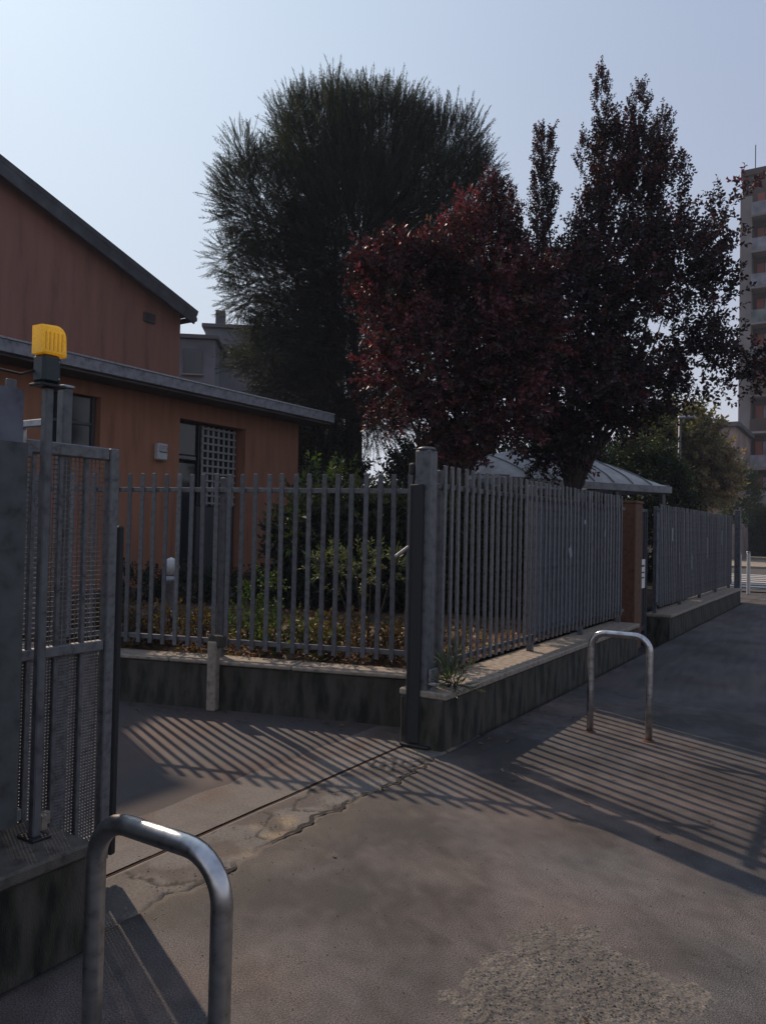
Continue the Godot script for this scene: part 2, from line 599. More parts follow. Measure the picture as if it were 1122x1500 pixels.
	var mask := func(x: float, z: float) -> float:
		var u := Vector2((x + 0.86) / 0.36, (z + 2.70) / 0.40)
		return 1.0 - u.length() + 0.55 * n2(x, z, 2.2, 61.0) + 0.30 * n2(x, z, 9.0, 62.0)
	var pcol := func(x: float, z: float) -> Color:
		var b := 0.165 + 0.08 * n2(x, z, 13.0, 63.0) + 0.05 * n2(x, z, 3.0, 64.0) + 0.05 * clampf((x + 0.75) * 3.0, 0.0, 1.0)
		b = maxf(b, 0.04)
		return Color(b * 1.08, b * 0.98, b * 0.86)
	var py := func(x: float, z: float) -> float:
		return clampf(mask.call(x, z) * 0.022, -0.02, 0.003) + 0.0008 + 0.0028 * n2(x, z, 20.0, 65.0)
	var pxs := func(i: int, _z: float) -> float: return px[i]
	struct("worn_patch", sheet(pxs, px.size(), pz, py, pcol), M.patch)
	# loose chippings on the patch and along the broken edge
	var st2 := begin()
	var q := [Vector3(1, 0, 0), Vector3(0.2, 0.1, 0.9), Vector3(-0.8, -0.05, 0.3), Vector3(-0.3, 0.05, -0.9), Vector3(0.05, 0.75, 0.0), Vector3(0, -0.5, 0)]
	for k in 4:
		tri(st2, q[(k + 1) % 4], q[k], q[4])
		tri(st2, q[k], q[(k + 1) % 4], q[5])
	var xf := []
	var cl := []
	for k in 2600:
		var x := rng.randf_range(-1.4, -0.4)
		var z := rng.randf_range(-3.2, -2.15)
		if mask.call(x, z) < rng.randf_range(0.0, 0.5): continue
		xf.append(Transform3D(Basis.from_euler(Vector3(rng.randf() * 0.6, rng.randf() * TAU, rng.randf() * 0.6)).scaled(Vector3.ONE * rng.randf_range(0.002, 0.0055)), Vector3(x, 0.006, z)))
		var v := rng.randf_range(0.10, 0.26)
		cl.append(Color(v * 1.05, v, v * 0.88))
	for k in 260:
		var z := rng.randf_range(-4.9, -1.9)
		var x := edge_x(z) + rng.randfn(-0.08, 0.13)
		xf.append(Transform3D(Basis.from_euler(Vector3(rng.randf(), rng.randf() * TAU, rng.randf())).scaled(Vector3.ONE * rng.randf_range(0.002, 0.007)), Vector3(x, 0.001, z)))
		var v := rng.randf_range(0.13, 0.33)
		cl.append(Color(v * 1.1, v, v * 0.8))
	for k in 2200:
		xf.append(Transform3D(Basis.from_euler(Vector3(rng.randf(), rng.randf() * TAU, rng.randf())).scaled(Vector3.ONE * rng.randf_range(0.0015, 0.0042)), Vector3(rng.randf_range(-2.4, 1.6), 0.002, rng.randf_range(-6.5, -1.2))))
		var v := rng.randf_range(0.06, 0.3)
		cl.append(Color(v * 1.05, v, v * 0.9))
	var gravel := multi("loose_chippings", self, done(st2), M.stone, xf, cl)
	tag(gravel, "loose pale chippings on the worn patch and broken asphalt edge", "gravel", "", "stuff")

# ------------------------------------------------------------------ buildings
func make_buildings():
	# low flat-roofed block
	var ax := -11.16
	var a := thing("school_block", "low terracotta rendered block with flat projecting roof behind the driveway fence", "building", Vector3(ax, 0, -9))
	var o := Vector3(ax, 0, -9)
	var r := func(x: float, y: float, z: float) -> Vector3: return Vector3(x, y, z) - o
	var st := begin()
	# front wall with a window opening and an entrance recess, as blocks butted together
	box(st, r.call(ax - 0.15, 2.0, -5.5), Vector3(0.30, 4.0, 4.2))
	box(st, r.call(ax - 0.15, 1.4, -8.1), Vector3(0.30, 2.8, 1.0))
	box(st, r.call(ax - 0.15, 3.875, -8.1), Vector3(0.30, 0.25, 1.0))
	box(st, r.call(ax - 0.15, 2.0, -9.5), Vector3(0.30, 4.0, 1.8))
	box(st, r.call(ax - 0.15, 3.82, -11.32), Vector3(0.30, 0.36, 1.84))
	box(st, r.call(ax - 0.15, 2.0, -13.13), Vector3(0.30, 4.0, 1.78))
	box(st, r.call(ax - 3.3, 2.0, -13.87), Vector3(6.0, 4.0, 0.30))
	var w := put("wall", done(st), M.stucco, a)
	w.set_meta("label", "terracotta render, shaded")
	# recess behind the opening
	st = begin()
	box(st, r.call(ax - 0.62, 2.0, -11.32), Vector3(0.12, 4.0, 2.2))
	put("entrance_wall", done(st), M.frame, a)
	put("door_panel", box_mesh(Vector3(0.05, 2.6, 0.66), 0.005), M.glass, a, r.call(ax - 0.30, 1.52, -10.76))
	put("transom_bar", box_mesh(Vector3(0.06, 0.07, 0.68), 0.005), M.fascia, a, r.call(ax - 0.30, 2.93, -10.76))
	put("transom_pane", box_mesh(Vector3(0.03, 0.62, 0.66), 0.005), M.glass, a, r.call(ax - 0.30, 3.30, -10.76))
	# window with a white lattice grille
	var win := put("window", box_mesh(Vector3(0.04, 1.62, 1.02), 0.004), M.glass, a, r.call(ax - 0.27, 2.80, -11.66))
	put("dark_panel", box_mesh(Vector3(0.05, 1.98, 1.06), 0.004), M.frame, a, r.call(ax - 0.27, 0.99, -11.66))
	for k in 7:
		put("grille_bar", box_mesh(Vector3(0.025, 1.60, 0.045), 0.004), M.lattice, win, Vector3(0.06, 0, -0.45 + 0.15 * k))
	for k in 11:
		put("grille_cross_bar", box_mesh(Vector3(0.02, 0.04, 0.98), 0.004), M.lattice, win, Vector3(0.085, -0.75 + 0.15 * k, 0))
	var hw := put("window", box_mesh(Vector3(0.03, 0.92, 0.96), 0.004), M.glass, a, r.call(ax - 0.16, 3.28, -8.1))
	put("window_frame", box_mesh(Vector3(0.05, 0.95, 0.05), 0.004), M.frame, hw, Vector3(0.02, 0, 0.45))
	put("window_frame", box_mesh(Vector3(0.05, 0.95, 0.05), 0.004), M.frame, hw, Vector3(0.02, 0, -0.45))
	put("window_frame", box_mesh(Vector3(0.05, 0.05, 0.84), 0.004), M.frame, hw, Vector3(0.02, 0, 0))
	put("window_sill", box_mesh(Vector3(0.16, 0.05, 1.1), 0.008), M.coping, hw, Vector3(0.14, -0.5, 0))
	# roof slab, soffit and metal fascia
	put("roof", box_mesh(Vector3(7.4, 0.16, 14.2), 0.01), M.roof_dark, a, r.call(-14.28, 4.10, -7.42))
	put("fascia", box_mesh(Vector3(0.05, 0.19, 14.24), 0.008), M.fascia, a, r.call(-10.55, 4.13, -7.42))
	put("fascia", box_mesh(Vector3(7.4, 0.19, 0.05), 0.008), M.fascia, a, r.call(-14.28, 4.13, -14.55))
	put("soffit", box_mesh(Vector3(0.58, 0.03, 14.1), 0.0), M.soffit, a, r.call(-10.87, 4.003, -7.42))
	put("gutter_lip", box_mesh(Vector3(0.03, 0.03, 14.24), 0.004), M.galv, a, r.call(-10.525, 4.235, -7.42))
	# small pale box on the wall
	var b := thing("wall_box", "small pale grey box fixed to the terracotta wall left of the entrance", "wall box", Vector3(ax, 2.94, -9.9))
	put("case", box_mesh(Vector3(0.12, 0.31, 0.24), 0.02), M.white, b, Vector3(0.06, 0, 0))
	put("cover", box_mesh(Vector3(0.02, 0.12, 0.18), 0.008), M.galv, b, Vector3(0.131, 0.05, 0))
	# tall gabled block behind
	var gx := -17.64
	var g := thing("gabled_block", "tall terracotta building with a sloping dark roof edge rising to the left", "building", Vector3(gx, 0, -9))
	o = Vector3(gx, 0, -9)
	r = func(x: float, y: float, z: float) -> Vector3: return Vector3(x - gx, y, z + 9.0)
	var eave := Vector2(-16.35, 8.02)
	var ridge := Vector2(-7.6, 10.90)
	var far_e := Vector2(1.15, 8.02)
	st = begin()
	var depth := 14.0
	var prof := [Vector2(-16.35, 0), Vector2(1.15, 0), far_e, ridge, eave]
	var f0 := []
	var f1 := []
	for p in prof:
		f0.append(r.call(gx, p.y, p.x))
		f1.append(r.call(gx - depth, p.y, p.x))
	for k in range(1, 4):
		tri(st, f0[0], f0[k + 1], f0[k])
		tri(st, f1[0], f1[k], f1[k + 1])
	for k in 5:
		var k2 := (k + 1) % 5
		quad(st, f0[k], f0[k2], f1[k2], f1[k])
	# winding does not matter to the light, normals do: rebuild them outward
	put("wall", done(st), M.stucco_high, g)
	for s in [[eave, ridge], [far_e, ridge]]:
		var e0: Vector2 = s[0]
		var e1: Vector2 = s[1]
		var dir := (e0 - e1).normalized()
		var e2 := e0 + dir * 0.32
		var nrm := Vector2(-dir.y, dir.x)
		if nrm.y < 0: nrm = -nrm
		var mid := (e1 + e2) * 0.5 + nrm * 0.09
		var ang := atan2(e2.y - e1.y, e2.x - e1.x)
		var tf := Vector3(-ang, 0, 0)
		put("roof_slope", box_mesh(Vector3(depth + 0.75, 0.16, e1.distance_to(e2)), 0.01), M.roof_dark, g, r.call(gx - depth * 0.5 + 0.02, mid.y, mid.x), tf)
		mid = (e1 + e2) * 0.5 - nrm * 0.13
		put("verge_board", box_mesh(Vector3(0.06, 0.30, e1.distance_to(e2) - 0.02), 0.01), M.roof_dark, g, r.call(gx + 0.36, mid.y, mid.x), tf)
		put("gutter", box_mesh(Vector3(depth + 0.7, 0.14, 0.14), 0.03), M.dark_metal, g, r.call(gx - depth * 0.5, e2.y - 0.08, e2.x))
	put("vent", box_mesh(Vector3(0.05, 0.27, 0.42), 0.01), M.soffit, g, r.call(gx + 0.02, 7.55, -15.15))
	put("chimney", box_mesh(Vector3(0.8, 2.4, 0.80), 0.02), M.stucco_high, g, r.call(gx - 0.55, 10.6, -9.70))
	put("chimney_cap", box_mesh(Vector3(0.9, 0.06, 0.88), 0.01), M.roof_dark, g, r.call(gx - 0.55, 11.83, -9.70))

# ------------------------------------------------------------------ walls and fences
func wall_run(called: String, label: String, a: Vector3, b: Vector3, thick: float, high: float, cap: float, slab: float, cm: Material = null):
	var d := (b - a)
	var len_ := d.length()
	d /= len_
	var t := thing(called, label, "wall", a, atan2(-d.z, d.x))
	var st := begin()
	box(st, Vector3(len_ * 0.5, (high - cap) * 0.5 - 0.1, 0), Vector3(len_, high - cap + 0.2, thick), 0.012)
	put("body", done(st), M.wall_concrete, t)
	var n := int(ceil(len_ / slab))
	for k in n:
		var l := len_ / n
		var m := box_mesh(Vector3(l - 0.008, cap, thick + 0.04 + rng.randf_range(-0.006, 0.006)), 0.009)
		put("coping_slab", m, cm if cm else M.coping, t, Vector3((k + 0.5) * l, high - cap * 0.5 + rng.randf_range(0.0, 0.004), rng.randf_range(-0.004, 0.004)), Vector3(rng.randf_range(-0.006, 0.006), 0, 0))
	return t

var picket_mesh: ArrayMesh
func make_picket(h: float) -> ArrayMesh:
	var st := begin()
	box(st, Vector3(0, h * 0.5, 0), Vector3(0.040, h, 0.018), 0.003)
	return done(st)

# a railing from a to b: local x runs along it, z = +1 faces its left
func fence(called: String, label: String, a: Vector3, b: Vector3, opt: Dictionary) -> Node3D:
	var d := b - a
	d.y = 0
	var len_ := d.length()
	d /= len_
	var t := thing(called, label, "fence", a, atan2(-d.z, d.x))
	var bottom: float = opt.get("bottom", 0.10)
	var top: float = opt.get("top", 1.65)
	var step: float = opt.get("step", 0.13)
	var side: float = opt.get("side", 1.0)
	var rail_y: float = opt.get("rail", top - 0.14)
	var pm := make_picket(top - bottom)
	var n := int((len_ - 0.08) / step)
	for k in n:
		var x := 0.08 + k * step
		if opt.has("skip") and opt.skip.call(x): continue
		put("picket", pm, [M.paint, M.paint, M.paint_b, M.paint_c][rng.randi() % 4], t, Vector3(x + rng.randf_range(-0.004, 0.004), bottom + rng.randf_range(-0.005, 0.005), 0), Vector3(rng.randf_range(-0.004, 0.004), rng.randf_range(-0.05, 0.05), rng.randfn(0.0, 0.004)))
	for y in [bottom + 0.06, rail_y]:
		put("rail", box_mesh(Vector3(len_, 0.042, 0.028), 0.003), M.paint, t, Vector3(len_ * 0.5, y, -side * 0.028))
	for x in opt.get("posts", []):
		put("post", box_mesh(Vector3(0.06, top - 0.03, 0.06), 0.006), M.paint_post, t, Vector3(x, (top - 0.03) * 0.5, -side * 0.075))
	for s in opt.get("sheets", []):
		var x0: float = s[0]
		while x0 < s[1] - 0.05:
			var x1 := minf(x0 + 1.6, s[1])
			put("sheet_panel", box_mesh(Vector3(x1 - x0 - 0.006, rail_y - bottom - 0.0, 0.003), 0.0), s[2], t, Vector3((x0 + x1) * 0.5, (rail_y + bottom) * 0.5 + 0.03, -side * 0.0455))
			x0 = x1
	return t

func make_walls_and_fences():
	# low wall and railing along the street
	wall_run("low_wall", "long low concrete wall with pale coping under the street railing, right of the gate", Vector3(-2.79, 0, -5.02), Vector3(-2.79, 0, -10.62), 0.36, 0.41, 0.05, 1.12)
	var f := fence("street_railing", "grey steel railing with grey backing sheets between the corner post and the brown pillar", Vector3(-2.79, 0.41, -5.24), Vector3(-2.79, 0.41, -10.62), {
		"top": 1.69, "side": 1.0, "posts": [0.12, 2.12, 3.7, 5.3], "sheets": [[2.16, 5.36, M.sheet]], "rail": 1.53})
	# torn scraps of paper stuck to the sheets
	for p in [[3.05, 0.98, 0.09, 0.12, 0.4], [4.35, 1.2, 0.05, 0.10, -0.2], [3.55, 1.32, 0.06, 0.05, 0.1]]:
		put("paper_scrap", box_mesh(Vector3(p[2], p[3], 0.002), 0.0), M.scrap, f, Vector3(p[0], p[1], 0.0135), Vector3(0, 0, p[4]))
	wall_run("low_wall", "far stretch of low concrete wall beyond the brown pillar and side gate", Vector3(-2.79, 0, -12.55), Vector3(-2.79, 0, -20.3), 0.36, 0.36, 0.05, 1.3)
	f = fence("sheeted_railing", "far grey railing fully backed with sheets, ending at a post near the hedge", Vector3(-2.79, 0.36, -12.55), Vector3(-2.79, 0.36, -20.3), {
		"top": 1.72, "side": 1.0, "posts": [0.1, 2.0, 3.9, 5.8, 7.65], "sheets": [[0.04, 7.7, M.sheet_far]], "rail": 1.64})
	for p in [[0.9, 1.25, 0.08, 0.22, 0.0], [1.5, 0.85, 0.06, 0.2, 0.05], [2.6, 0.75, 0.05, 0.26, -0.03], [4.2, 1.0, 0.07, 0.42, 0.02], [6.0, 1.2, 0.08, 0.3, 0.0]]:
		put("paper_scrap", box_mesh(Vector3(p[2], p[3], 0.002), 0.0), M.scrap, f, Vector3(p[0], p[1], 0.0135), Vector3(0, 0, p[4]))
	# end post of the railing
	var e := thing("end_post", "tall grey steel post closing the far end of the sheeted railing", "post", Vector3(-2.72, 0, -20.55))
	put("shaft", box_mesh(Vector3(0.13, 2.2, 0.13), 0.01), M.paint_post, e, Vector3(0, 1.1, 0))
	put("cap", box_mesh(Vector3(0.15, 0.03, 0.15), 0.01), M.paint_post, e, Vector3(0, 2.215, 0))
	# corner post beside the gate opening
	var c := thing("corner_post", "thick grey steel gate post with a black catch channel at the wall corner", "gate post", Vector3(-2.83, 0, -5.10))
	put("shaft", box_mesh(Vector3(0.13, 2.20, 0.13), 0.012), M.paint_post, c, Vector3(0, 1.10, 0))
	var cap := begin(true)
	lathe(cap, [Vector2(0.0, 0.0), Vector2(0.070, 0.0), Vector2(0.070, 0.012), Vector2(0.055, 0.022), Vector2(0.0, 0.026)], 16)
	put("cap", done(cap), M.paint_post, c, Vector3(0, 2.2, 0))
	put("channel", box_mesh(Vector3(0.03, 1.92, 0.10), 0.006), M.rubber, c, Vector3(-0.081, 0.98, 0.03))
	put("channel", box_mesh(Vector3(0.09, 1.92, 0.025), 0.006), M.rubber, c, Vector3(-0.02, 0.98, 0.079))
	put("weld_plate", box_mesh(Vector3(0.022, 0.09, 0.11), 0.004), M.galv, c, Vector3(0.078, 0.52, -0.02))
	put("weld_plate", box_mesh(Vector3(0.022, 0.06, 0.09), 0.004), M.galv, c, Vector3(0.078, 0.40, -0.03))
	put("bolt", box_mesh(Vector3(0.10, 0.025, 0.03), 0.006), M.steel, c, Vector3(0.11, 0.46, 0.02))
	put("sensor", box_mesh(Vector3(0.05, 0.09, 0.05), 0.012), M.rubber, c, Vector3(-0.10, 2.06, 0.03))
	put("base_plate", box_mesh(Vector3(0.24, 0.02, 0.24), 0.005), M.dark_metal, c, Vector3(0, 0.008, 0))
	put("catch_arm", box_mesh(Vector3(0.15, 0.028, 0.03), 0.006), M.galv, c, Vector3(-0.165, 1.43, 0.05), Vector3(0, 0, 0.6))
	# wall and railing along the back of the driveway
	var a := Vector3(-3.05, 0, -5.63)
	var b := Vector3(-10.9, 0, -3.34)
	wall_run("low_wall", "dark low concrete wall with thin pale coping along the back of the driveway", a, b, 0.26, 0.42, 0.035, 1.25)
	fence("driveway_railing", "open grey picket railing across the back of the driveway, in front of the garden", a + Vector3(0, 0.42, 0), b + Vector3(0, 0.42, 0), {
		"top": 1.645, "bottom": 0.09, "side": -1.0, "step": 0.127, "posts": [1.95, 3.9, 5.8], "rail": 1.50})
	var s := thing("stop_post", "short square concrete post standing against the driveway wall", "post", Vector3(-4.80, 0, -4.93), 0.284)
	put("shaft", box_mesh(Vector3(0.085, 0.60, 0.085), 0.01), M.coping, s, Vector3(0, 0.30, 0))
	put("bracket", box_mesh(Vector3(0.15, 0.10, 0.06), 0.008), M.wall_concrete, s, Vector3(0.03, 0.60, 0))
	# left of the opening
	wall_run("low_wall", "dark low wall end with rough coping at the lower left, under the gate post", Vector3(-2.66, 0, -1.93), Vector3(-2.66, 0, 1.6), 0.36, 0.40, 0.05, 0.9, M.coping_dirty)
	var gs := fence("gate_side_railing", "grey railing with dark backing sheets at the left edge beside the lamp post", Vector3(-2.68, 0.40, -1.74), Vector3(-2.68, 0.40, 1.6), {
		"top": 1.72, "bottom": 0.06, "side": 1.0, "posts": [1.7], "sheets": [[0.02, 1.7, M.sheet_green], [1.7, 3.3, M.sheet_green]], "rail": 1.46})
	put("upper_sheet", box_mesh(Vector3(0.17, 0.20, 0.003), 0.0), M.sheet, gs, Vector3(0.115, 1.59, -0.02))

# ------------------------------------------------------------------ sliding gate
func make_gate():
	var t := thing("gate_track", "dark steel sliding gate track set in the ground across the driveway entrance", "gate track", Vector3(-2.932, 0, -3.6))
	put("channel", box_mesh(Vector3(0.034, 0.012, 4.3), 0.0), M.dark_metal, t, Vector3(0, -0.036, 0.5))
	put("rail", box_mesh(Vector3(0.008, 0.026, 4.3), 0.002), M.rust, t, Vector3(0, -0.024, 0.5))
	# the leaf, slid open behind the left railing
	var x := -2.935
	var g := thing("sliding_gate", "grey steel sliding gate leaf drawn open behind the left railing", "gate", Vector3(x, 0, -2.36))
	var L := 3.3
	put("stile", box_mesh(Vector3(0.05, 1.86, 0.05), 0.005), M.paint_b, g, Vector3(0, 1.01, 0.03))
	put("stile", box_mesh(Vector3(0.05, 1.86, 0.05), 0.005), M.paint_b, g, Vector3(0, 1.01, L - 0.03))
	put("top_rail", box_mesh(Vector3(0.05, 0.055, L - 0.12), 0.005), M.paint_b, g, Vector3(0, 1.912, L * 0.5))
	put("middle_rail", box_mesh(Vector3(0.04, 0.045, L - 0.12), 0.005), M.paint_b, g, Vector3(0, 1.05, L * 0.5))
	put("bottom_rail", box_mesh(Vector3(0.055, 0.11, L - 0.12), 0.006), M.paint_b, g, Vector3(0, 0.14, L * 0.5))
	var bar := box_mesh(Vector3(0.018, 0.82, 0.022), 0.003)
	var low_bar := box_mesh(Vector3(0.018, 0.83, 0.022), 0.003)
	for k in 24:
		put("bar", bar, M.paint, g, Vector3(0, 1.479, 0.165 + k * 0.128))
		put("bar", low_bar, M.paint, g, Vector3(0, 0.611, 0.165 + k * 0.128))
	# welded wire mesh behind the bars, closer in the lower half
	var st := begin()
	for k in 40:
		box(st, Vector3(-0.018, 1.07 + k * 0.021, L * 0.5), Vector3(0.003, 0.004, L - 0.12))
	for k in 150:
		box(st, Vector3(-0.0215, 1.479, 0.08 + k * 0.021), Vector3(0.003, 0.82, 0.004))
	tag(put("wire_mesh", done(st), M.paint_b, g), "", "", "", "stuff")
	st = begin()
	for k in 60:
		box(st, Vector3(-0.018, 0.205 + k * 0.014, L * 0.5), Vector3(0.003, 0.0085, L - 0.12))
	for k in 226:
		box(st, Vector3(-0.0215, 0.611, 0.07 + k * 0.014), Vector3(0.003, 0.83, 0.0085))
	tag(put("wire_mesh", done(st), M.paint_b, g), "", "", "", "stuff")
	put("edge_seal", box_mesh(Vector3(0.06, 1.50, 0.035), 0.008), M.rubber, g, Vector3(0.0, 0.84, -0.014))
	put("end_wheel_cover", box_mesh(Vector3(0.08, 0.09, 0.14), 0.01), M.dark_metal, g, Vector3(0, 0.075, 0.14))
	# two guide posts with rollers either side of the leaf
	var p := thing("lamp_post", "grey guide post on the wall end carrying the yellow flashing lamp", "gate post", Vector3(-2.67, 0, -1.815))
	put("shaft", box_mesh(Vector3(0.034, 1.72, 0.034), 0.005), M.paint_post, p, Vector3(0, 1.255, 0))
	put("lamp_bracket", box_mesh(Vector3(0.08, 0.012, 0.11), 0.003), M.dark_metal, p, Vector3(0.0, 2.121, 0.0))
	put("foot", box_mesh(Vector3(0.10, 0.010, 0.08), 0.003), M.dark_metal, p, Vector3(0, 0.409, 0))
	var r := begin(true)
	lathe(r, [Vector2(0.0, -0.03), Vector2(0.022, -0.028), Vector2(0.024, 0.0), Vector2(0.022, 0.028), Vector2(0.0, 0.03)], 12)
	var rm := done(r)
	put("roller_arm", box_mesh(Vector3(0.21, 0.03, 0.035), 0.004), M.galv, p, Vector3(-0.13, 1.985, -0.02))
	put("roller", rm, M.white, p, Vector3(-0.20, 1.94, -0.02))
	put("foot_bracket", box_mesh(Vector3(0.03, 0.06, 0.03), 0.004), M.coping, p, Vector3(-0.05, 0.43, -0.066))
	put("foot_bracket", box_mesh(Vector3(0.03, 0.05, 0.03), 0.004), M.coping, p, Vector3(-0.11, 0.42, -0.12))
	put("conduit", box_mesh(Vector3(0.014, 0.62, 0.014), 0.004), M.galv, p, Vector3(-0.06, 1.79, -0.03))
	p = thing("guide_post", "plain grey guide post standing behind the open gate leaf", "gate post", Vector3(-3.05, 0, -2.16))
	put("shaft", box_mesh(Vector3(0.05, 2.2, 0.05), 0.006), M.paint_post, p, Vector3(0, 1.1, 0))
	put("cap", box_mesh(Vector3(0.058, 0.012, 0.058), 0.003), M.galv, p, Vector3(0, 2.206, 0))
	# flashing lamp
	var l := thing("flashing_lamp", "yellow flashing gate lamp with dark green base on top of the left post", "lamp", Vector3(-2.67, 2.128, -1.815))
	put("base", box_mesh(Vector3(0.075, 0.11, 0.080), 0.012), M.lamp_base, l, Vector3(0, 0.055, 0.006))
	st = begin(true)
	# lens: flat left side, rounded over towards the right, as a rounded box profile swept across
	var prof := []
	for k in 9:
		var a := PI * 0.5 * k / 8.0
		prof.append(Vector2(0.012 + 0.050 * cos(a), 0.075 + 0.050 * sin(a)))
	prof.append(Vector2(-0.062, 0.118))
	prof.append(Vector2(-0.062, -0.008))
	prof.append(Vector2(0.066, -0.008))
	st.set_smooth_group(-1)
	var hw := 0.042
	# shape in the (z, y) plane: +u points to -z (right as seen from the street)
	var fr := []
	var bk := []
	var ifr := []
	var ibk := []
	for q in prof:
		fr.append(Vector3(hw - 0.008, q.y, -q.x))
		bk.append(Vector3(-hw + 0.008, q.y, -q.x))
		ifr.append(Vector3(hw, 0.05 + (q.y - 0.05) * 0.86, -q.x * 0.86))
		ibk.append(Vector3(-hw, 0.05 + (q.y - 0.05) * 0.86, -q.x * 0.86))
	var n := prof.size()
	for k in n:
		var k2 := (k + 1) % n
		quad(st, fr[k2], fr[k], bk[k], bk[k2])
		quad(st, ifr[k2], ifr[k], fr[k], fr[k2])
		quad(st, bk[k2], bk[k], ibk[k], ibk[k2])
	for k in range(1, n - 1):
		tri(st, ifr[0], ifr[k], ifr[k + 1])
		tri(st, ibk[0], ibk[k + 1], ibk[k])
	var lens := put("lens", done(st), M.lens, l, Vector3(0, 0.117, 0))
	lens.scale = Vector3.ONE * 0.86
	st = begin(true)
	tube(st, [Vector3(-0.02, 0.05, 0.04), Vector3(-0.05, 0.03, 0.08), Vector3(-0.10, 0.045, 0.22), Vector3(-0.16, 0.06, 0.50), Vector3(-0.16, 0.02, 0.95)], [0.005, 0.005, 0.005, 0.005, 0.005], 6)
	put("cable", done(st), M.rubber, l)
	for k in 2:
		put("screw", box_mesh(Vector3(0.004, 0.007, 0.007), 0.002), M.galv, l, Vector3(0.039, 0.02 + 0.065 * k, -0.02))
	for k in 5:
		put("lens_rib", box_mesh(Vector3(0.004, 0.08, 0.006), 0.001), M.lens, lens, Vector3(0.0435, 0.05, 0.045 - 0.02 * k))

# ------------------------------------------------------------------ hoops, pillar, side gate, kiosk
func hoop(label: String, x0: float, x1: float, z: float, high: float):
	var h := thing("hoop_barrier", label, "barrier", Vector3((x0 + x1) * 0.5, 0, z), 0.0, "steel hoops along the pavement")
	var st := begin(true)
	var w := (x1 - x0) * 0.5
	var rr := 0.12
	var rt := 0.027
	var yt := high - rt
	var pts := [Vector3(-w, -0.05, 0), Vector3(-w, (yt - rr) * 0.5, 0), Vector3(-w, yt - rr, 0)]
	for k in range(1, 9):
		var a := PI * 0.5 * k / 8.0
		pts.append(Vector3(-w + rr - rr * cos(a), yt - rr + rr * sin(a), 0))
	for k in 9:
		var a := PI * 0.5 * k / 8.0
		pts.append(Vector3(w - rr + rr * sin(a), yt - rr + rr * cos(a), 0))
	pts += [Vector3(w, (yt - rr) * 0.5, 0), Vector3(w, -0.05, 0)]
	var rad := []
	for p in pts: rad.append(rt)
	tube(st, pts, rad, 24)
	put("tube", done(st), M.steel, h)
	for s in [-1.0, 1.0]:
		var c := begin(true)
		lathe(c, [Vector2(0.028, 0.012), Vector2(0.042, 0.008), Vector2(0.048, 0.0)], 18)
		put("collar", done(c), M.rust, h, Vector3(s * w, 0.0, 0))

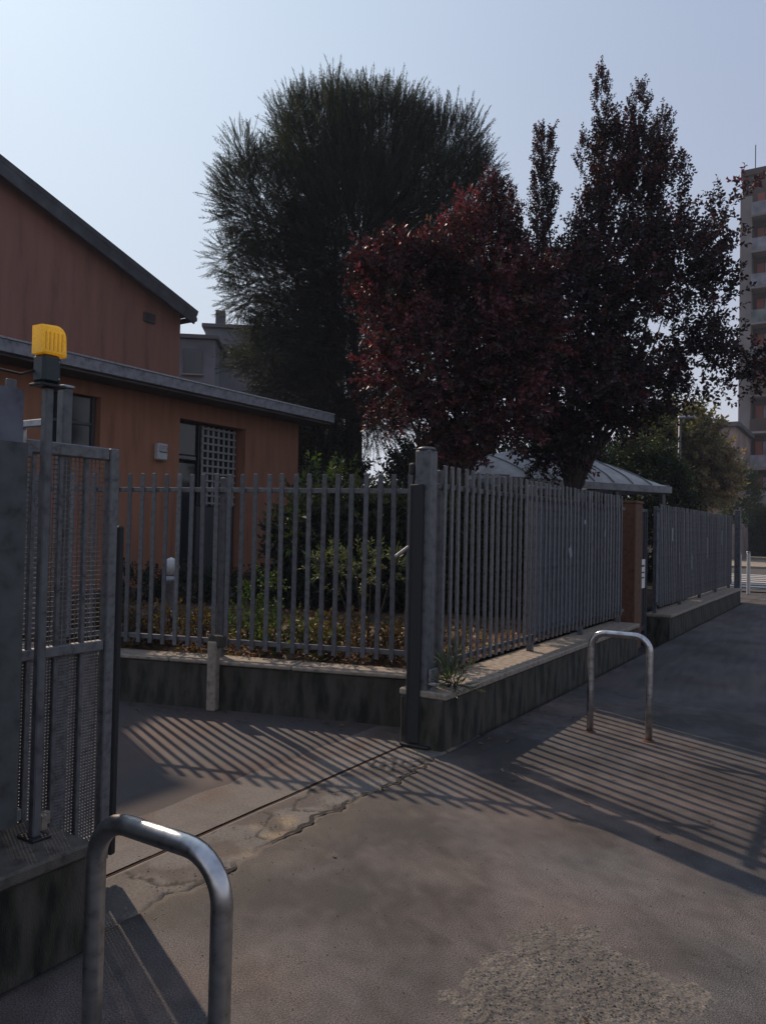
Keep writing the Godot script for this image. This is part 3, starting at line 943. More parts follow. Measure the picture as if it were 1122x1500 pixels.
func make_street_things():
	hoop("polished steel hoop barrier in the lower left foreground, beside the left wall", -1.775, -1.31, -1.395, 0.83)
	hoop("steel hoop barrier further off, standing beside the low wall on the right", -1.90, -1.44, -6.22, 0.83)
	# brown pillar and side gate between the two stretches of railing
	var p := thing("brown_pillar", "rusty brown square pillar between the two stretches of street railing", "pillar", Vector3(-2.86, 0, -10.95))
	put("shaft", box_mesh(Vector3(0.32, 2.02, 0.38), 0.012), M.brown_post, p, Vector3(0, 1.025, 0))
	put("cap", box_mesh(Vector3(0.35, 0.04, 0.41), 0.01), M.brown_post, p, Vector3(0, 2.04, 0))
	var g := thing("side_gate", "narrow dark metal side gate set back beside the brown pillar", "gate", Vector3(-2.97, 0, -11.86))
	put("frame", box_mesh(Vector3(0.05, 2.0, 0.05), 0.005), M.frame, g, Vector3(0, 1.0, 0.60))
	put("frame", box_mesh(Vector3(0.05, 2.0, 0.05), 0.005), M.frame, g, Vector3(0, 1.0, -0.60))
	put("frame", box_mesh(Vector3(0.05, 0.05, 1.15), 0.005), M.frame, g, Vector3(0, 1.97, 0))
	put("frame", box_mesh(Vector3(0.05, 0.06, 1.15), 0.005), M.frame, g, Vector3(0, 0.15, 0))
	put("sheet_panel", box_mesh(Vector3(0.004, 1.78, 1.15), 0.0), M.kiosk_wall, g, Vector3(-0.01, 1.06, 0))
	for k in 8:
		put("bar", box_mesh(Vector3(0.02, 1.78, 0.02), 0.003), M.frame, g, Vector3(0.006, 1.06, 0.49 - k * 0.14))
	put("handle", box_mesh(Vector3(0.05, 0.16, 0.03), 0.006), M.galv, g, Vector3(0.045, 1.05, 0.5))
	var nt := thing("notice_sheet", "white notice sheet fixed on the dark side gate", "notice", Vector3(-2.93, 1.0, -12.10))
	put("sheet", box_mesh(Vector3(0.004, 0.44, 0.34), 0.0), M.paper, nt, Vector3(0, 0, 0))
	put("text_lines", box_mesh(Vector3(0.002, 0.03, 0.24), 0.0), M.dark_metal, nt, Vector3(0.0032, 0.12, 0))
	put("text_lines", box_mesh(Vector3(0.002, 0.02, 0.26), 0.0), M.dark_metal, nt, Vector3(0.0032, 0.02, 0))
	put("text_lines", box_mesh(Vector3(0.002, 0.02, 0.22), 0.0), M.dark_metal, nt, Vector3(0.0032, -0.06, 0))
	# long garden shelter with a low vaulted roof of pale translucent sheets
	var e0 := at(745, 697, 13.1)
	var e1 := at(980, 712, 15.0)
	var along := Vector3(e1.x - e0.x, 0, e1.z - e0.z)
	var half := along.length() * 0.5
	var mid := (e0 + e1) * 0.5
	var back := Vector3(along.z, 0, -along.x).normalized()
	var k := thing("garden_shelter", "garden shelter with long pale roof showing above the railing under the purple tree", "shelter", Vector3(mid.x, 0.4, mid.z) + back * 1.2, atan2(-along.z, along.x))
	var ey := 2.14
	var vault := func(u: float, v: float) -> Vector3:
		return Vector3(u * half, ey + 0.62 * sqrt(maxf(0.0, 1.0 - pow(absf(u), 3.0))) * pow(maxf(0.0, 1.0 - absf(v)), 0.75), v * 1.2)
	var st := begin()
	for c in 8:
		st = begin(true)
		var u0 := -1.0 + c * 0.25
		var us := stretch(u0 + 0.004, u0 + 0.246, 0.03)
		for i in us.size() - 1:
			for j in 12:
				var v0 := -1.0 + j / 6.0
				quad(st, vault.call(us[i], v0 + 1.0 / 6.0), vault.call(us[i + 1], v0 + 1.0 / 6.0), vault.call(us[i + 1], v0), vault.call(us[i], v0))
		put("roof_panel", done(st), M.kiosk_roof, k)
	for c in 9:
		st = begin(true)
		var pts := []
		var rad := []
		for j in 13:
			pts.append(vault.call(clampf(-1.0 + c * 0.25, -0.995, 0.995), -1.0 + j / 6.0) + Vector3(0, 0.012, 0))
			rad.append(0.014)
		tube(st, pts, rad, 6)
		put("rib", done(st), M.fascia, k)
	put("eave_board", box_mesh(Vector3(half * 2 + 0.1, 0.13, 0.05), 0.005), M.fascia, k, Vector3(0, ey - 0.07, 1.2))
	put("eave_board", box_mesh(Vector3(half * 2 + 0.1, 0.13, 0.05), 0.005), M.fascia, k, Vector3(0, ey - 0.07, -1.2))
	put("eave_board", box_mesh(Vector3(0.05, 0.13, 2.35), 0.005), M.fascia, k, Vector3(half, ey - 0.07, 0))
	put("eave_board", box_mesh(Vector3(0.05, 0.13, 2.35), 0.005), M.fascia, k, Vector3(-half, ey - 0.07, 0))
	put("back_wall", box_mesh(Vector3(half * 2 - 0.2, ey - 0.14, 0.08), 0.01), M.kiosk_wall, k, Vector3(0, (ey - 0.14) * 0.5, -1.1))
	for c in 4:
		put("post", box_mesh(Vector3(0.09, ey - 0.14, 0.09), 0.01), M.frame, k, Vector3(-half + 0.1 + c * (half * 2 - 0.2) / 3.0, (ey - 0.14) * 0.5, 1.12))
	# white globe lantern in the garden bed
	var l := thing("globe_lantern", "small white globe lantern on a short post in the garden bed", "lantern", Vector3(-6.9, 0.38, -6.35))
	st = begin(true)
	lathe(st, [Vector2(0.0, 0.62), Vector2(0.07, 0.64), Vector2(0.10, 0.72), Vector2(0.085, 0.80), Vector2(0.0, 0.84)], 16)
	put("globe", done(st), M.white, l)
	st = begin(true)
	lathe(st, [Vector2(0.06, 0.0), Vector2(0.05, 0.05), Vector2(0.05, 0.5), Vector2(0.09, 0.55), Vector2(0.09, 0.62), Vector2(0.0, 0.63)], 12)
	put("stem", done(st), M.galv, l)

# ------------------------------------------------------------------ trees
func lobe(px: float, py: float, rx: float, ry: float, depth: float, n: int, pw := 0.5, up := 0.5, size := 1.0) -> Array:
	var s := depth / FOCAL
	return [at(px, py, depth), Vector3(rx * s, ry * s, rx * s * 0.9), n, pw, up, size]

func clump(p: Vector3, f: float) -> float:      # leaves of one branch share a tone
	return clampf(1.0 + 1.5 * nz.get_noise_3d(p.x * f, p.y * f, p.z * f + 90.0), 0.45, 1.7)

func make_trees():
	# big dark feathery tree in the garden
	var base := Vector3(-11.3, 0.3, -16.4)
	var t := thing("feathery_tree", "large dark green tree with fine feathery shoots behind the flat roof", "tree", base)
	limb(t, "trunk", base, base + Vector3(0.1, 4.2, 0.1), 0.30, 0.22, 0.03)
	var fork := base + Vector3(0.1, 4.1, 0.1)
	var D := 20.0
	var sp := [sprig(0.75, 34, 0.10, 0.018, 0.6, 0.16, 1), sprig(0.65, 30, 0.10, 0.020, 0.7, 0.25, 2), sprig(0.9, 38, 0.09, 0.018, 0.5, 0.12, 3)]
	var lobes := [
		lobe(525, 345, 165, 185, D, 9000, 1.0, 0.6),
		lobe(520, 340, 95, 105, D, 3200, 1.1, 0.8),
		lobe(388, 300, 62, 70, D, 1300, 0.6, 0.5),
		lobe(470, 205, 58, 60, D, 1000, 0.6, 1.4),
		lobe(560, 210, 72, 62, D, 1100, 0.6, 1.4),
		lobe(640, 245, 62, 62, D, 1000, 0.6, 1.3),
		lobe(405, 415, 66, 60, D, 950, 0.6, 0.1),
		lobe(440, 495, 66, 60, D, 950, 0.65, 0.0),
		lobe(675, 320, 52, 85, D, 900, 0.6, 0.8),
		lobe(555, 510, 135, 115, D, 3400, 1.0, 0.3),
		lobe(480, 590, 75, 50, D, 800, 0.65, 0.0),
		lobe(400, 530, 50, 32, D, 420, 0.65, 0.2), lobe(372, 515, 24, 16, D, 130, 0.7, -0.1, 0.8), lobe(430, 565, 50, 26, D, 340, 0.7, 0.0), lobe(540, 610, 70, 40, D, 500, 0.8, 0.1),
		lobe(342, 272, 22, 28, D, 180, 0.7, 0.7, 0.75), lobe(345, 380, 28, 26, D, 190, 0.7, -0.1, 0.8), lobe(360, 445, 26, 22, D, 150, 0.7, -0.2, 0.8), lobe(425, 175, 28, 34, D, 190, 0.7, 1.2, 0.8), lobe(360, 225, 26, 26, D, 170, 0.7, 0.8, 0.8), lobe(700, 250, 22, 30, D, 160, 0.7, 1.0, 0.8), lobe(520, 162, 34, 24, D, 190, 0.7, 1.6, 0.8),
		lobe(450, 160, 18, 22, D, 70, 0.7, 2.0, 0.85),
		lobe(492, 142, 16, 22, D, 70, 0.7, 2.2, 0.85),
		lobe(685, 195, 16, 24, D, 60, 0.7, 2.0),
		lobe(600, 172, 30, 18, D, 90, 0.7, 2.0, 0.85),
	]
	for k in lobes.size():
		if k in [2, 3, 4, 5, 6, 8, 9, 10]:
			limb(t, "limb", fork, lobes[k][0], 0.12, 0.02, 0.12)
	var dark := func(p: Vector3, r: float) -> Color:
		var v := rng.randf_range(0.6, 1.3) * clump(p, 0.55)
		var olive := clampf(rng.randf() * 1.1 - 0.55 + 0.1 * (r - 0.8), 0.0, 1.0)
		return Color(0.040 * v, 0.048 * v, 0.044 * v).lerp(Color(0.09, 0.078, 0.055), olive)
	crown(t, lobes, sp, M.leaf_dark, dark, [0.5, 0.95])
	# purple-leaved plum trees by the railing
	var lf := [sprig(0.42, 15, 0.085, 0.055, 1.0, 0.2, 11), sprig(0.36, 13, 0.09, 0.06, 1.1, 0.3, 12), sprig(0.5, 17, 0.08, 0.05, 0.9, 0.15, 13)]
	var deep := func(p: Vector3, r: float) -> Color:
		var v := rng.randf_range(0.5, 1.3) * clump(p, 1.1)
		var c := Color(0.036 * v, 0.019 * v, 0.024 * v)
		var pick := rng.randf()
		if pick < 0.2: c = Color(0.10 * v, 0.028 * v, 0.034 * v)
		elif pick < 0.36: c = Color(0.040 * v, 0.040 * v, 0.028 * v)
		return c
	var red := func(p: Vector3, r: float) -> Color:
		var v := rng.randf_range(0.5, 1.35) * clump(p, 1.1)
		var c := Color(0.125 * v, 0.036 * v, 0.043 * v)
		var pick := rng.randf()
		if pick < 0.34: c = Color(0.042 * v, 0.020 * v, 0.024 * v)
		elif pick < 0.44: c = Color(0.075 * v, 0.058 * v, 0.03 * v)
		return c
	D = 12.5
	base = Vector3(-4.05, 0.3, -12.3)
	t = thing("purple_plum_tree", "tall purple-leaved plum tree with upright shoots, at the right behind the railing", "tree", base)
	limb(t, "trunk", base, base + Vector3(-0.05, 1.9, 0.05), 0.15, 0.12, 0.03)
	fork = base + Vector3(-0.05, 1.85, 0.05)
	lobes = [
		lobe(796, 225, 13, 34, D, 95, 0.7, 2.5, 0.55), lobe(795, 300, 15, 56, D, 210, 0.7, 2.5, 0.6), lobe(785, 390, 28, 36, D, 130, 0.65, 1.2, 0.8),
		lobe(881, 150, 9, 42, D, 70, 0.7, 2.5, 0.55), lobe(899, 245, 27, 70, D, 360, 0.7, 2.0, 0.75), lobe(935, 165, 10, 36, D, 75, 0.7, 2.5, 0.55), lobe(938, 255, 25, 66, D, 280, 0.7, 2.0, 0.75),
		lobe(968, 205, 11, 40, D, 90, 0.7, 2.5, 0.55), lobe(975, 290, 24, 66, D, 170, 0.7, 1.8, 0.75),
		lobe(851, 235, 5, 32, D, 34, 0.7, 2.5, 0.5), lobe(865, 340, 20, 52, D, 170, 0.7, 1.6, 0.75),
		lobe(905, 400, 66, 66, D, 480, 0.65, 0.8), lobe(985, 390, 58, 52, D, 300, 0.7, 0.6), lobe(1038, 350, 24, 34, D, 62, 0.75, 0.6),
		lobe(1042, 440, 26, 46, D, 62, 0.8, 0.3), lobe(970, 500, 74, 50, D, 230, 0.8, 0.2), lobe(1012, 545, 46, 30, D, 85, 0.8, 0.0),
		lobe(835, 470, 76, 85, D, 800, 0.6, 0.6), lobe(840, 568, 88, 56, D, 800, 0.6, 0.2), lobe(915, 574, 60, 38, D, 250, 0.7, 0.0), lobe(818, 648, 34, 30, D, 170, 0.65, -0.2),
		lobe(1090, 528, 20, 9, D, 34, 0.75, 0.2), lobe(1114, 548, 18, 13, D, 40, 0.75, 0.0), lobe(1060, 300, 18, 8, D, 12, 0.75, 0.8), lobe(1096, 268, 6, 9, D, 7, 0.8, 0.8),
	]
	for k in lobes.size():
		if lobes[k][2] > 100:
			limb(t, "limb", fork, lobes[k][0] + Vector3(0, lobes[k][1].y * 0.7, 0), 0.05, 0.008, 0.07)
	crown(t, lobes, lf, M.leaf_red, deep, [0.7, 1.15])
	D = 11.5
	base = Vector3(-5.25, 0.34, -10.2)
	t = thing("red_plum_tree", "smaller bright red-leaved plum tree in front of the dark tree, above the corner post", "tree", base)
	limb(t, "trunk", base, base + Vector3(0.05, 1.7, 0.0), 0.11, 0.085, 0.03)
	fork = base + Vector3(0.05, 1.65, 0.0)
	lobes = [
		lobe(592, 425, 50, 54, D, 340, 0.65, 0.7), lobe(556, 400, 22, 28, D, 80, 0.7, 0.8), lobe(700, 390, 55, 66, D, 440, 0.65, 0.9), lobe(718, 300, 16, 36, D, 95, 0.7, 2.0, 0.65),
		lobe(744, 325, 13, 44, D, 80, 0.7, 2.0, 0.6), lobe(640, 400, 40, 30, D, 110, 0.7, 0.9), lobe(640, 530, 70, 70, D, 520, 0.65, 0.3), lobe(572, 560, 30, 46, D, 130, 0.75, 0.0), lobe(720, 500, 58, 76, D, 520, 0.65, 0.4),
		lobe(765, 470, 46, 70, D, 400, 0.65, 0.5), lobe(675, 620, 36, 42, D, 210, 0.75, -0.2), lobe(742, 585, 44, 40, D, 250, 0.7, 0.0), lobe(665, 668, 14, 16, D, 34, 0.75, -0.4),
	]
	for k in lobes.size():
		if lobes[k][2] > 100:
			limb(t, "limb", fork, lobes[k][0] + Vector3(0, lobes[k][1].y * 0.5, 0), 0.045, 0.008, 0.07)
	crown(t, lobes, lf, M.leaf_red, red, [0.7, 1.15])

# ------------------------------------------------------------------ garden
func back_line(x: float) -> float:      # z of the driveway railing at x
	return -5.63 + (-3.05 - x) * 0.2917

func shrub(called: String, label: String, cat: String, where: Vector3, size: Vector3, n: int, leaf: Array, pal: Callable, group := "", up := 0.4, stems := 5):
	var t := thing(called, label, cat, where, 0.0, group)
	var st := begin(true)
	for k in stems:
		var a := TAU * k / stems + rng.randf()
		var e := Vector3(cos(a) * size.x * 0.55, size.y * rng.randf_range(0.9, 1.4), sin(a) * size.z * 0.55)
		tube(st, [Vector3(cos(a) * 0.04, 0, sin(a) * 0.04), e * Vector3(0.4, 0.5, 0.4), e], [0.016, 0.011, 0.005], 5)
	put("stem", done(st), M.bark, t)
	crown(t, [[where + Vector3(0, size.y, 0), size, n, 0.55, up]], leaf, M.leaf_green, pal, [0.7, 1.2])
	return t

func make_garden():
	# raised garden soil strewn with dead leaves
	var s := stretch(0.1, 4.0, 0.05, 1.03)
	s += stretch(4.5, 15.3, 0.6, 1.0)
	var xs := stretch(-2.99, -11.0, 0.07, 1.01)
	xs += stretch(-12.0, -60.0, 1.5, 1.2)
	var st := begin(true)
	for j in s.size():
		for i in xs.size():
			var x: float = xs[xs.size() - 1 - i]
			var z: float = back_line(maxf(x, -14.0)) - s[j]
			var b := 1.0 + 0.5 * n2(x, z, 1.2, 71.0) + 0.4 * n2(x, z, 6.0, 72.0)
			var c := Color(0.16 * b, 0.085 * b, 0.048 * b)
			c = c.lerp(Color(0.05, 0.06, 0.028), clampf(0.35 + n2(x, z, 0.5, 73.0) * 2.0, 0.0, 1.0) * clampf((s[j] - 1.2) / 2.0, 0.0, 1.0))
			st.set_color(c)
			st.add_vertex(Vector3(x, 0.36 + 0.03 * n2(x, z, 0.8, 74.0) + clampf(s[j] - 0.2, 0.0, 0.6) * 0.14, z))
	var nx := xs.size()
	for j in s.size() - 1:
		for i in nx - 1:
			var a := j * nx + i
			st.add_index(a); st.add_index(a + nx); st.add_index(a + 1)
			st.add_index(a + 1); st.add_index(a + nx); st.add_index(a + nx + 1)
	st.generate_normals()
	struct("garden_soil", st.commit(), M.soil)
	# fallen leaves
	st = begin()
	st.set_color(Color.WHITE)
	tri(st, Vector3(-0.5, 0, 0), Vector3(0, 0.12, 0.3), Vector3(0.5, 0.05, 0))
	tri(st, Vector3(-0.5, 0, 0), Vector3(0.5, 0.05, 0), Vector3(0, 0.12, -0.3))
	var xf := []
	var cl := []
	for k in 3400:
		var x := -3.0 - pow(rng.randf(), 1.2) * 6.5
		var d := 0.12 + pow(rng.randf(), 1.4) * 3.6
		var y := 0.385 + clampf(d - 0.2, 0.0, 0.6) * 0.14 + 0.03 * n2(x, back_line(x) - d, 0.8, 74.0)
		xf.append(Transform3D(Basis.from_euler(Vector3(rng.randf_range(-0.7, 0.7), rng.randf() * TAU, rng.randf_range(-0.7, 0.7))).scaled(Vector3.ONE * rng.randf_range(0.05, 0.11)), Vector3(x, y, back_line(x) - d)))
		var v := rng.randf_range(0.6, 1.3)
		cl.append(Color(0.22 * v, 0.10 * v, 0.05 * v) if rng.randf() < 0.7 else Color(0.19 * v, 0.15 * v, 0.07 * v))
	var leafy := done(st)
	tag(multi("fallen_leaves", self, leafy, M.leaf_green, xf, cl), "orange brown fallen leaves strewn over the garden bed", "leaves", "", "stuff")
	var xl := []
	var lc := []
	for k in 90:
		var p := Vector3(rng.randf_range(-2.5, 1.4), 0.012, rng.randf_range(-7.5, -1.6))
		if k % 3 == 0:
			p.z = rng.randf_range(-9.5, -5.2)
			p.x = -2.52 + absf(rng.randfn(0.0, 0.08))
		elif k % 3 == 1:
			p.x = rng.randf_range(-6.0, -3.0)
			p.z = back_line(p.x) + 0.2 + absf(rng.randfn(0.0, 0.25))
		xl.append(Transform3D(Basis.from_euler(Vector3(rng.randf_range(-0.3, 0.3), rng.randf() * TAU, rng.randf_range(-0.3, 0.3))).scaled(Vector3.ONE * rng.randf_range(0.03, 0.06)), p))
		var v := rng.randf_range(0.5, 1.2)
		lc.append(Color(0.17 * v, 0.085 * v, 0.045 * v))
	tag(multi("street_leaves", self, leafy, M.leaf_green, xl, lc), "few dry brown leaves blown over the asphalt and against the low walls", "leaves", "", "stuff")
	# shrubs
	var lance := [sprig(0.34, 14, 0.11, 0.026, 0.7, 0.2, 21), sprig(0.28, 12, 0.10, 0.028, 0.8, 0.3, 22)]
	var small := [sprig(0.2, 12, 0.05, 0.032, 1.0, 0.3, 23), sprig(0.24, 14, 0.045, 0.03, 0.9, 0.3, 24)]
	var broad := [sprig(0.5, 18, 0.12, 0.06, 0.9, 0.2, 25), sprig(0.45, 16, 0.13, 0.06, 1.0, 0.3, 26)]
	var pal := func(r: float, g: float, b: float) -> Callable:
		return func(p: Vector3, q: float) -> Color:
			var v := rng.randf_range(0.6, 1.35)
			return Color(r * v * rng.randf_range(0.85, 1.15), g * v, b * v)
	var pale: Callable = pal.call(0.13, 0.15, 0.11)
	var olive: Callable = pal.call(0.10, 0.12, 0.04)
	var dark: Callable = pal.call(0.022, 0.034, 0.018)
	var brown: Callable = pal.call(0.085, 0.055, 0.032)
	var green: Callable = pal.call(0.07, 0.11, 0.03)
	var t := thing("oleander", "pale-leaved spreading shrub behind the railing left of the corner post", "shrub", Vector3(-4.25, 0.42, -6.5))
	crown(t, [lobe(485, 826, 20, 12, 7.7, 34, 0.7, 0.6), lobe(530, 822, 28, 9, 7.8, 36, 0.7, 0.6), lobe(575, 832, 18, 8, 7.7, 22, 0.7, 0.4), lobe(515, 850, 40, 10, 7.9, 20, 0.8, 0.2)], lance, M.leaf_green, pale, [0.35, 0.6])
	st = begin(true)
	for q in [[485, 830], [520, 822], [545, 826], [575, 835], [500, 845]]:
		var e := at(q[0], q[1], 7.75) - t.position
		tube(st, [Vector3(e.x * 0.2, 0, e.z * 0.2), e * Vector3(0.6, 0.5, 0.6), e], [0.012, 0.009, 0.004], 5)
	put("stem", done(st), M.bark, t)
	t = thing("rose_bush", "upright green rose bush with pale top leaves behind the middle of the railing", "shrub", Vector3(-5.15, 0.42, -5.75))
	crown(t, [lobe(385, 856, 16, 14, 7.6, 22, 0.6, 0.6), lobe(372, 900, 24, 22, 7.6, 48, 0.6, 0.3), lobe(350, 915, 20, 12, 7.5, 26, 0.6, 0.2), lobe(400, 925, 26, 10, 7.5, 26, 0.6, 0.2)], small, M.leaf_green, green, [0.55, 0.9])
	st = begin(true)
	for q in [[385, 856], [365, 890], [395, 905]]:
		var e := at(q[0], q[1], 7.6) - t.position
		tube(st, [Vector3(0, 0, 0), e * Vector3(0.5, 0.55, 0.5), e], [0.01, 0.007, 0.004], 5)
	put("stem", done(st), M.bark, t)
	# low bedding plants along the wall
	var names := ["rusty low bedding plant nearest the gate leaf end of the garden bed", "brownish low plant second from the left along the garden bed", "olive low plant beside the short concrete post", "yellow-green low plant right of the rose bush", "green low plant in the bed below the pale oleander", "reddish low plant in the bed next to the corner post"]
	var at_x := [-7.2, -6.4, -5.75, -4.6, -4.0, -3.45]
	var pals := [brown, brown, brown, olive, brown, brown]
	for k in 6:
		var x: float = at_x[k]
		shrub("bedding_plant", names[k], "plant", Vector3(x, 0.40, back_line(x) - 0.55), Vector3(0.42, 0.10, 0.28), 85, small, pals[k], "low plants along the garden bed", 0.9, 4)
	# dark hedge shrubs under the trees
	names = ["dark laurel shrub right of the flat-roofed block's corner", "dark laurel shrub under the middle of the feathery tree", "dark laurel shrub behind the red plum trunk", "dark laurel shrub left of the kiosk", "dark laurel shrub behind the kiosk"]
	var lp := at(464, 700, 19.6)
	var spots := [Vector3(lp.x, 0.4, lp.z), Vector3(-9.3, 0.4, -17.4), Vector3(-7.9, 0.4, -16.2), Vector3(-6.6, 0.4, -18.6), Vector3(-5.2, 0.4, -20.2)]
	for k in 5:
		shrub("laurel_shrub", names[k], "shrub", spots[k], Vector3(1.35, 1.75, 1.2), 1300, broad, dark, "dark laurels under the trees", 0.3, 6)
	var ground_at := func(px: float, d: float) -> Vector3:
		var p := at(px, 850, d)
		return Vector3(p.x, 0.42, p.z)
	names = ["dark evergreen shrub behind the railing, left of the corner post and the oleander", "dark evergreen shrub behind the pale oleander", "dark evergreen shrub just left of the corner post", "dark evergreen shrub seen between the pickets right of the corner post", "dark evergreen shrub between the pickets before the grey sheets begin"]
	var hx := [468, 530, 592, 668, 735]
	for k in 5:
		shrub("evergreen_shrub", names[k], "shrub", ground_at.call(hx[k], 11.4 - 0.12 * k), Vector3(0.48, 0.72, 0.42), 400, broad, dark, "dark evergreens across the garden", 0.4, 5)
	names = ["low dark box plant in front of the terracotta wall, nearest the gate leaf", "low dark box plant under the pale wall box", "low dark box plant in front of the entrance", "low dark box plant right of the entrance"]
	var bx := [205, 270, 335, 405]
	for k in 4:
		shrub("box_plant", names[k], "plant", ground_at.call(bx[k], 11.6), Vector3(0.42, 0.2, 0.36), 150, small, dark, "low box plants before the block", 0.6, 4)
	shrub("sunlit_bush", "yellow-green bush catching light beside the flat-roofed block's corner", "shrub", ground_at.call(475, 14.2), Vector3(0.42, 1.15, 0.4), 80, broad, green, "", 0.4, 5)
	# weeds at the foot of the posts
	var blade := [sprig(0.16, 7, 0.10, 0.012, 0.5, 0.3, 31)]
	shrub("weed_tuft", "weed tuft growing on the wall top beside the corner post", "weed", Vector3(-2.66, 0.41, -5.27), Vector3(0.07, 0.05, 0.08), 26, blade, pale, "", 0.8, 2)

# ------------------------------------------------------------------ far things
func make_far():
	# apartment tower on the right
	var z0 := -65.4
	var x0 := -8.6
	var t := thing("apartment_tower", "tall apartment tower with stacked balconies at the right edge", "building", Vector3(x0 + 9, 0, z0))
	var W := 18.0
	var H := 29.7
	put("wall", box_mesh(Vector3(W, H, 12.0), 0.03), M.tower_brown, t, Vector3(0, H * 0.5, -6.0))
	put("parapet", box_mesh(Vector3(W + 0.2, 0.5, 12.2), 0.03), M.tower_brown, t, Vector3(0, H + 0.25, -6.0))
	for k in 4:
		put("pilaster", box_mesh(Vector3(0.85, H - 2.0, 1.0), 0.03), M.tower, t, Vector3(-W * 0.5 + 0.425 + k * 5.716, (H - 2.0) * 0.5, 0.49))
	var fl := 2.75
	for f in 10:
		for b in 3:
			var cx := -W * 0.5 + 0.85 + 2.433 + b * 5.716
			var y := 1.2 + f * fl
			var bal := put("balcony", box_mesh(Vector3(4.86, 0.16, 1.5), 0.01), M.tower, t, Vector3(cx, y, 0.76))
			put("balustrade", box_mesh(Vector3(4.84, 0.95, 0.08), 0.01), [M.tower_grey, M.tower_green, M.tower_brown, M.tower_grey][(f * 3 + b * 2 + f / 2) % 4], bal, Vector3(0, 0.56, 0.70))
			var w := put("window", box_mesh(Vector3(1.5, 2.0, 0.06), 0.01), M.glass, t, Vector3(cx - 0.9, y + 1.2, 0.035))
			put("shutter", box_mesh(Vector3(0.5, 2.0, 0.05), 0.01), M.tower_red, w, Vector3(-1.02, 0, 0.03))
			put("shutter", box_mesh(Vector3(0.5, 2.0, 0.05), 0.01), M.tower_red, w, Vector3(1.02, 0, 0.03))
	for f in 10:
		put("blind", box_mesh(Vector3(1.44, 0.5 + 0.3 * (f % 4), 0.03), 0.0), M.tower_grey, t, Vector3(-W * 0.5 + 0.85 + 1.533, 1.2 + f * fl + 2.2 - (0.5 + 0.3 * (f % 4)) * 0.5, 0.085))
	put("antenna", box_mesh(Vector3(0.06, 2.4, 0.06), 0.0), M.dark_metal, t, Vector3(-W * 0.5 + 0.8, H + 1.6, -1.0))
	# pinkish house beyond the trees
	t = thing("pink_house", "pinkish low apartment house behind the autumn tree on the right", "building", Vector3(-10.45, 0, -57))
	put("wall", box_mesh(Vector3(6.4, 8.6, 7), 0.03), M.far_wall, t, Vector3(0, 4.3, 0))
	put("roof", box_mesh(Vector3(6.9, 0.3, 7.5), 0.03), M.far_roof, t, Vector3(0, 8.75, 0))
	for f in 3:
		for b in 3:
			var w := put("window", box_mesh(Vector3(0.9, 1.4, 0.06), 0.01), M.glass, t, Vector3(-2 + b * 2.0, 1.7 + f * 2.7, 3.53))
			put("sill", box_mesh(Vector3(1.1, 0.08, 0.2), 0.01), M.tower, w, Vector3(0, -0.76, 0.08))
	# stepped flats seen over the flat roof
	t = thing("stepped_flats", "hazy grey stepped flats with a small roof chimney seen over the flat roof", "building", Vector3(-27.65, 0.3, -27.1), deg_to_rad(38))
	put("lower_block", box_mesh(Vector3(6.5, 9.5, 6.0), 0.03), M.far_grey, t, Vector3(-2.2, 4.75, 0.8))
	put("upper_block", box_mesh(Vector3(6.5, 10.5, 5.0), 0.03), M.far_grey, t, Vector3(3.6, 5.25, -0.6))
	put("roof_slab", box_mesh(Vector3(6.8, 0.18, 6.3), 0.02), M.far_roof, t, Vector3(-2.2, 9.59, 0.8))
	put("roof_slab", box_mesh(Vector3(6.8, 0.18, 5.3), 0.02), M.far_roof, t, Vector3(3.6, 10.59, -0.6))
	put("chimney", box_mesh(Vector3(0.45, 1.1, 0.45), 0.02), M.far_roof, t, Vector3(0.9, 11.1, 0.6))
	for k in 4:
		for f in 2:
			var w := put("window", box_mesh(Vector3(0.8, 1.1, 0.06), 0.01), M.glass, t, Vector3(-4.4 + k * 1.5, 8.5 - f * 2.6, 3.83))
			put("sill", box_mesh(Vector3(0.95, 0.07, 0.16), 0.01), M.tower, w, Vector3(0, -0.6, 0.06))
	for k in 4:
		put("window", box_mesh(Vector3(0.8, 1.1, 0.06), 0.01), M.glass, t, Vector3(1.6 + k * 1.4, 9.2, 1.93))
	# autumn tree, hedge, shrub
	var broad := [sprig(0.8, 18, 0.16, 0.10, 0.9, 0.2, 41), sprig(0.7, 16, 0.17, 0.10, 1.0, 0.3, 42)]
	var base := Vector3(-5.7, 0, -29.2)
	t = thing("autumn_tree", "loose autumn tree of olive and pinkish brown leaves beyond the far railing", "tree", base)
	limb(t, "trunk", base, base + Vector3(0, 2.6, 0), 0.14, 0.10, 0.03)
	var aut := func(p: Vector3, r: float) -> Color:
		var v := rng.randf_range(0.6, 1.3)
		var k := clampf((p.x + 6.2) * 0.55 + rng.randf_range(-0.3, 0.3), 0.0, 1.0)
		return Color(0.12 * v, 0.135 * v, 0.06 * v).lerp(Color(0.26 * v, 0.18 * v, 0.14 * v), k)
	var lobes := [lobe(985, 660, 50, 45, 28, 420, 0.6, 0.5), lobe(1010, 690, 45, 45, 28, 420, 0.6, 0.3), lobe(1000, 635, 30, 24, 28, 140, 0.65, 0.8), lobe(1035, 700, 26, 32, 28, 160, 0.65, 0.3), lobe(960, 700, 40, 40, 28, 240, 0.6, 0.2)]
	for k in lobes.size():
		limb(t, "limb", base + Vector3(0, 2.5, 0), lobes[k][0], 0.06, 0.015, 0.08)
	crown(t, lobes, broad, M.leaf_green, aut, [0.7, 1.2])
	var hd := func(p: Vector3, r: float) -> Color:
		var v := rng.randf_range(0.6, 1.3)
		return Color(0.035 * v, 0.062 * v, 0.02 * v)
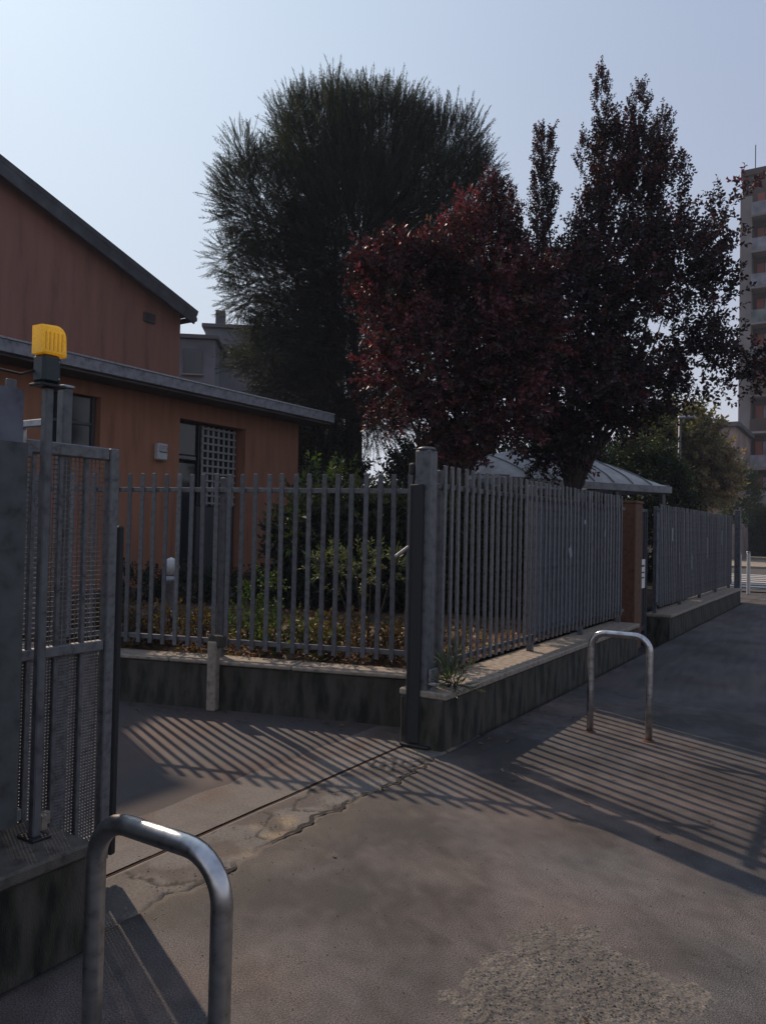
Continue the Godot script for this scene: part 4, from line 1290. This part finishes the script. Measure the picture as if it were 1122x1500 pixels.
	t = thing("clipped_hedge", "clipped dark green hedge in front of the apartment tower", "hedge", Vector3(-3.0, 0.1, -60.5))
	put("core", box_mesh(Vector3(11.4, 2.9, 0.8), 0.1), mat(lin(0.015, 0.025, 0.01), 0.95), t, Vector3(0, 1.55, 0))
	var xf := []
	var cl := []
	for k in 4200:
		var p := Vector3(rng.randf_range(-6, 6), rng.randf_range(0.05, 3.3), rng.randf_range(-0.7, 0.7))
		if rng.randf() < 0.7: p.z = rng.randf_range(0.4, 0.7)
		else: p.y = rng.randf_range(2.9, 3.3)
		xf.append(Transform3D(basis_along(Vector3(rng.randf_range(-0.6, 0.6), 0.7, rng.randf_range(0, 1)), rng.randf_range(0.3, 0.5), rng.randf() * TAU), p))
		cl.append(hd.call(p, 1.0))
	multi("foliage", t, broad[0], M.leaf_green, xf, cl)
	t = thing("young_tree", "small dark green tree standing against the base of the tower", "tree", Vector3(-6.6, 0, -49.5))
	limb(t, "trunk", t.position, t.position + Vector3(0, 2.5, 0), 0.08, 0.05, 0.02)
	crown(t, [[t.position + Vector3(0, 4.0, 0), Vector3(0.9, 1.5, 0.9), 420, 0.55, 0.5]], broad, M.leaf_green, hd, [0.6, 1.0])
	# far carriageway in the sun with a zebra crossing
	var st := begin()
	st.set_color(Color(0.10, 0.095, 0.09))
	quad(st, Vector3(-40, 0.03, -24.5), Vector3(60, 0.03, -24.5), Vector3(60, 0.03, -42), Vector3(-40, 0.03, -42))
	struct("far_road", done(st), M.asphalt)
	st = begin()
	st.set_color(Color(0.11, 0.10, 0.095))
	quad(st, Vector3(-40, -0.004, -20.3), Vector3(-2.52, -0.004, -20.3), Vector3(-2.52, -0.004, -24.6), Vector3(-40, -0.004, -24.6))
	struct("side_pavement", done(st), M.asphalt)
	var z := thing("zebra_crossing", "white zebra crossing stripes on the sunlit far road", "road marking", Vector3(0, 0.034, -30))
	for k in 7:
		put("stripe", box_mesh(Vector3(7.0, 0.006, 0.6), 0.0), M.white_rail, z, Vector3(-1.5, 0.003, 3.2 - k * 1.35))
	st = begin()
	st.set_color(Color(0.34, 0.29, 0.22))
	quad(st, Vector3(-40, 0.14, -42), Vector3(60, 0.14, -42), Vector3(60, 0.14, -66), Vector3(-40, 0.14, -66))
	quad(st, Vector3(-40, 0.0, -42), Vector3(60, 0.0, -42), Vector3(60, 0.14, -42), Vector3(-40, 0.14, -42))
	struct("far_pavement", done(st), M.concrete)
	# white railing posts by the end of the fence
	var lab := ["white painted street post just past the railing's end post", "second white painted street post, further along the kerb"]
	for k in 2:
		var w := thing("white_post", lab[k], "post", Vector3(-2.86 + k * 0.03, 0, -22.0 - k * 1.5), 0.0, "white posts past the railing")
		put("shaft", box_mesh(Vector3(0.09, 1.15, 0.09), 0.02), M.white_rail, w, Vector3(0, 0.575, 0))
		put("cap", box_mesh(Vector3(0.1, 0.04, 0.1), 0.015), M.galv, w, Vector3(0, 1.17, 0))
	# thin lamp column
	t = thing("street_lamp", "thin grey street lamp column rising behind the far railing", "street lamp", Vector3(-5.0, 0, -25.1))
	st = begin(true)
	tube(st, [Vector3(0, 0, 0), Vector3(0, 2.6, 0), Vector3(0, 5.2, 0)], [0.07, 0.055, 0.04], 10)
	put("column", done(st), M.paint_post, t)
	put("lantern", box_mesh(Vector3(0.5, 0.1, 0.2), 0.03), M.galv, t, Vector3(0.2, 5.24, 0))
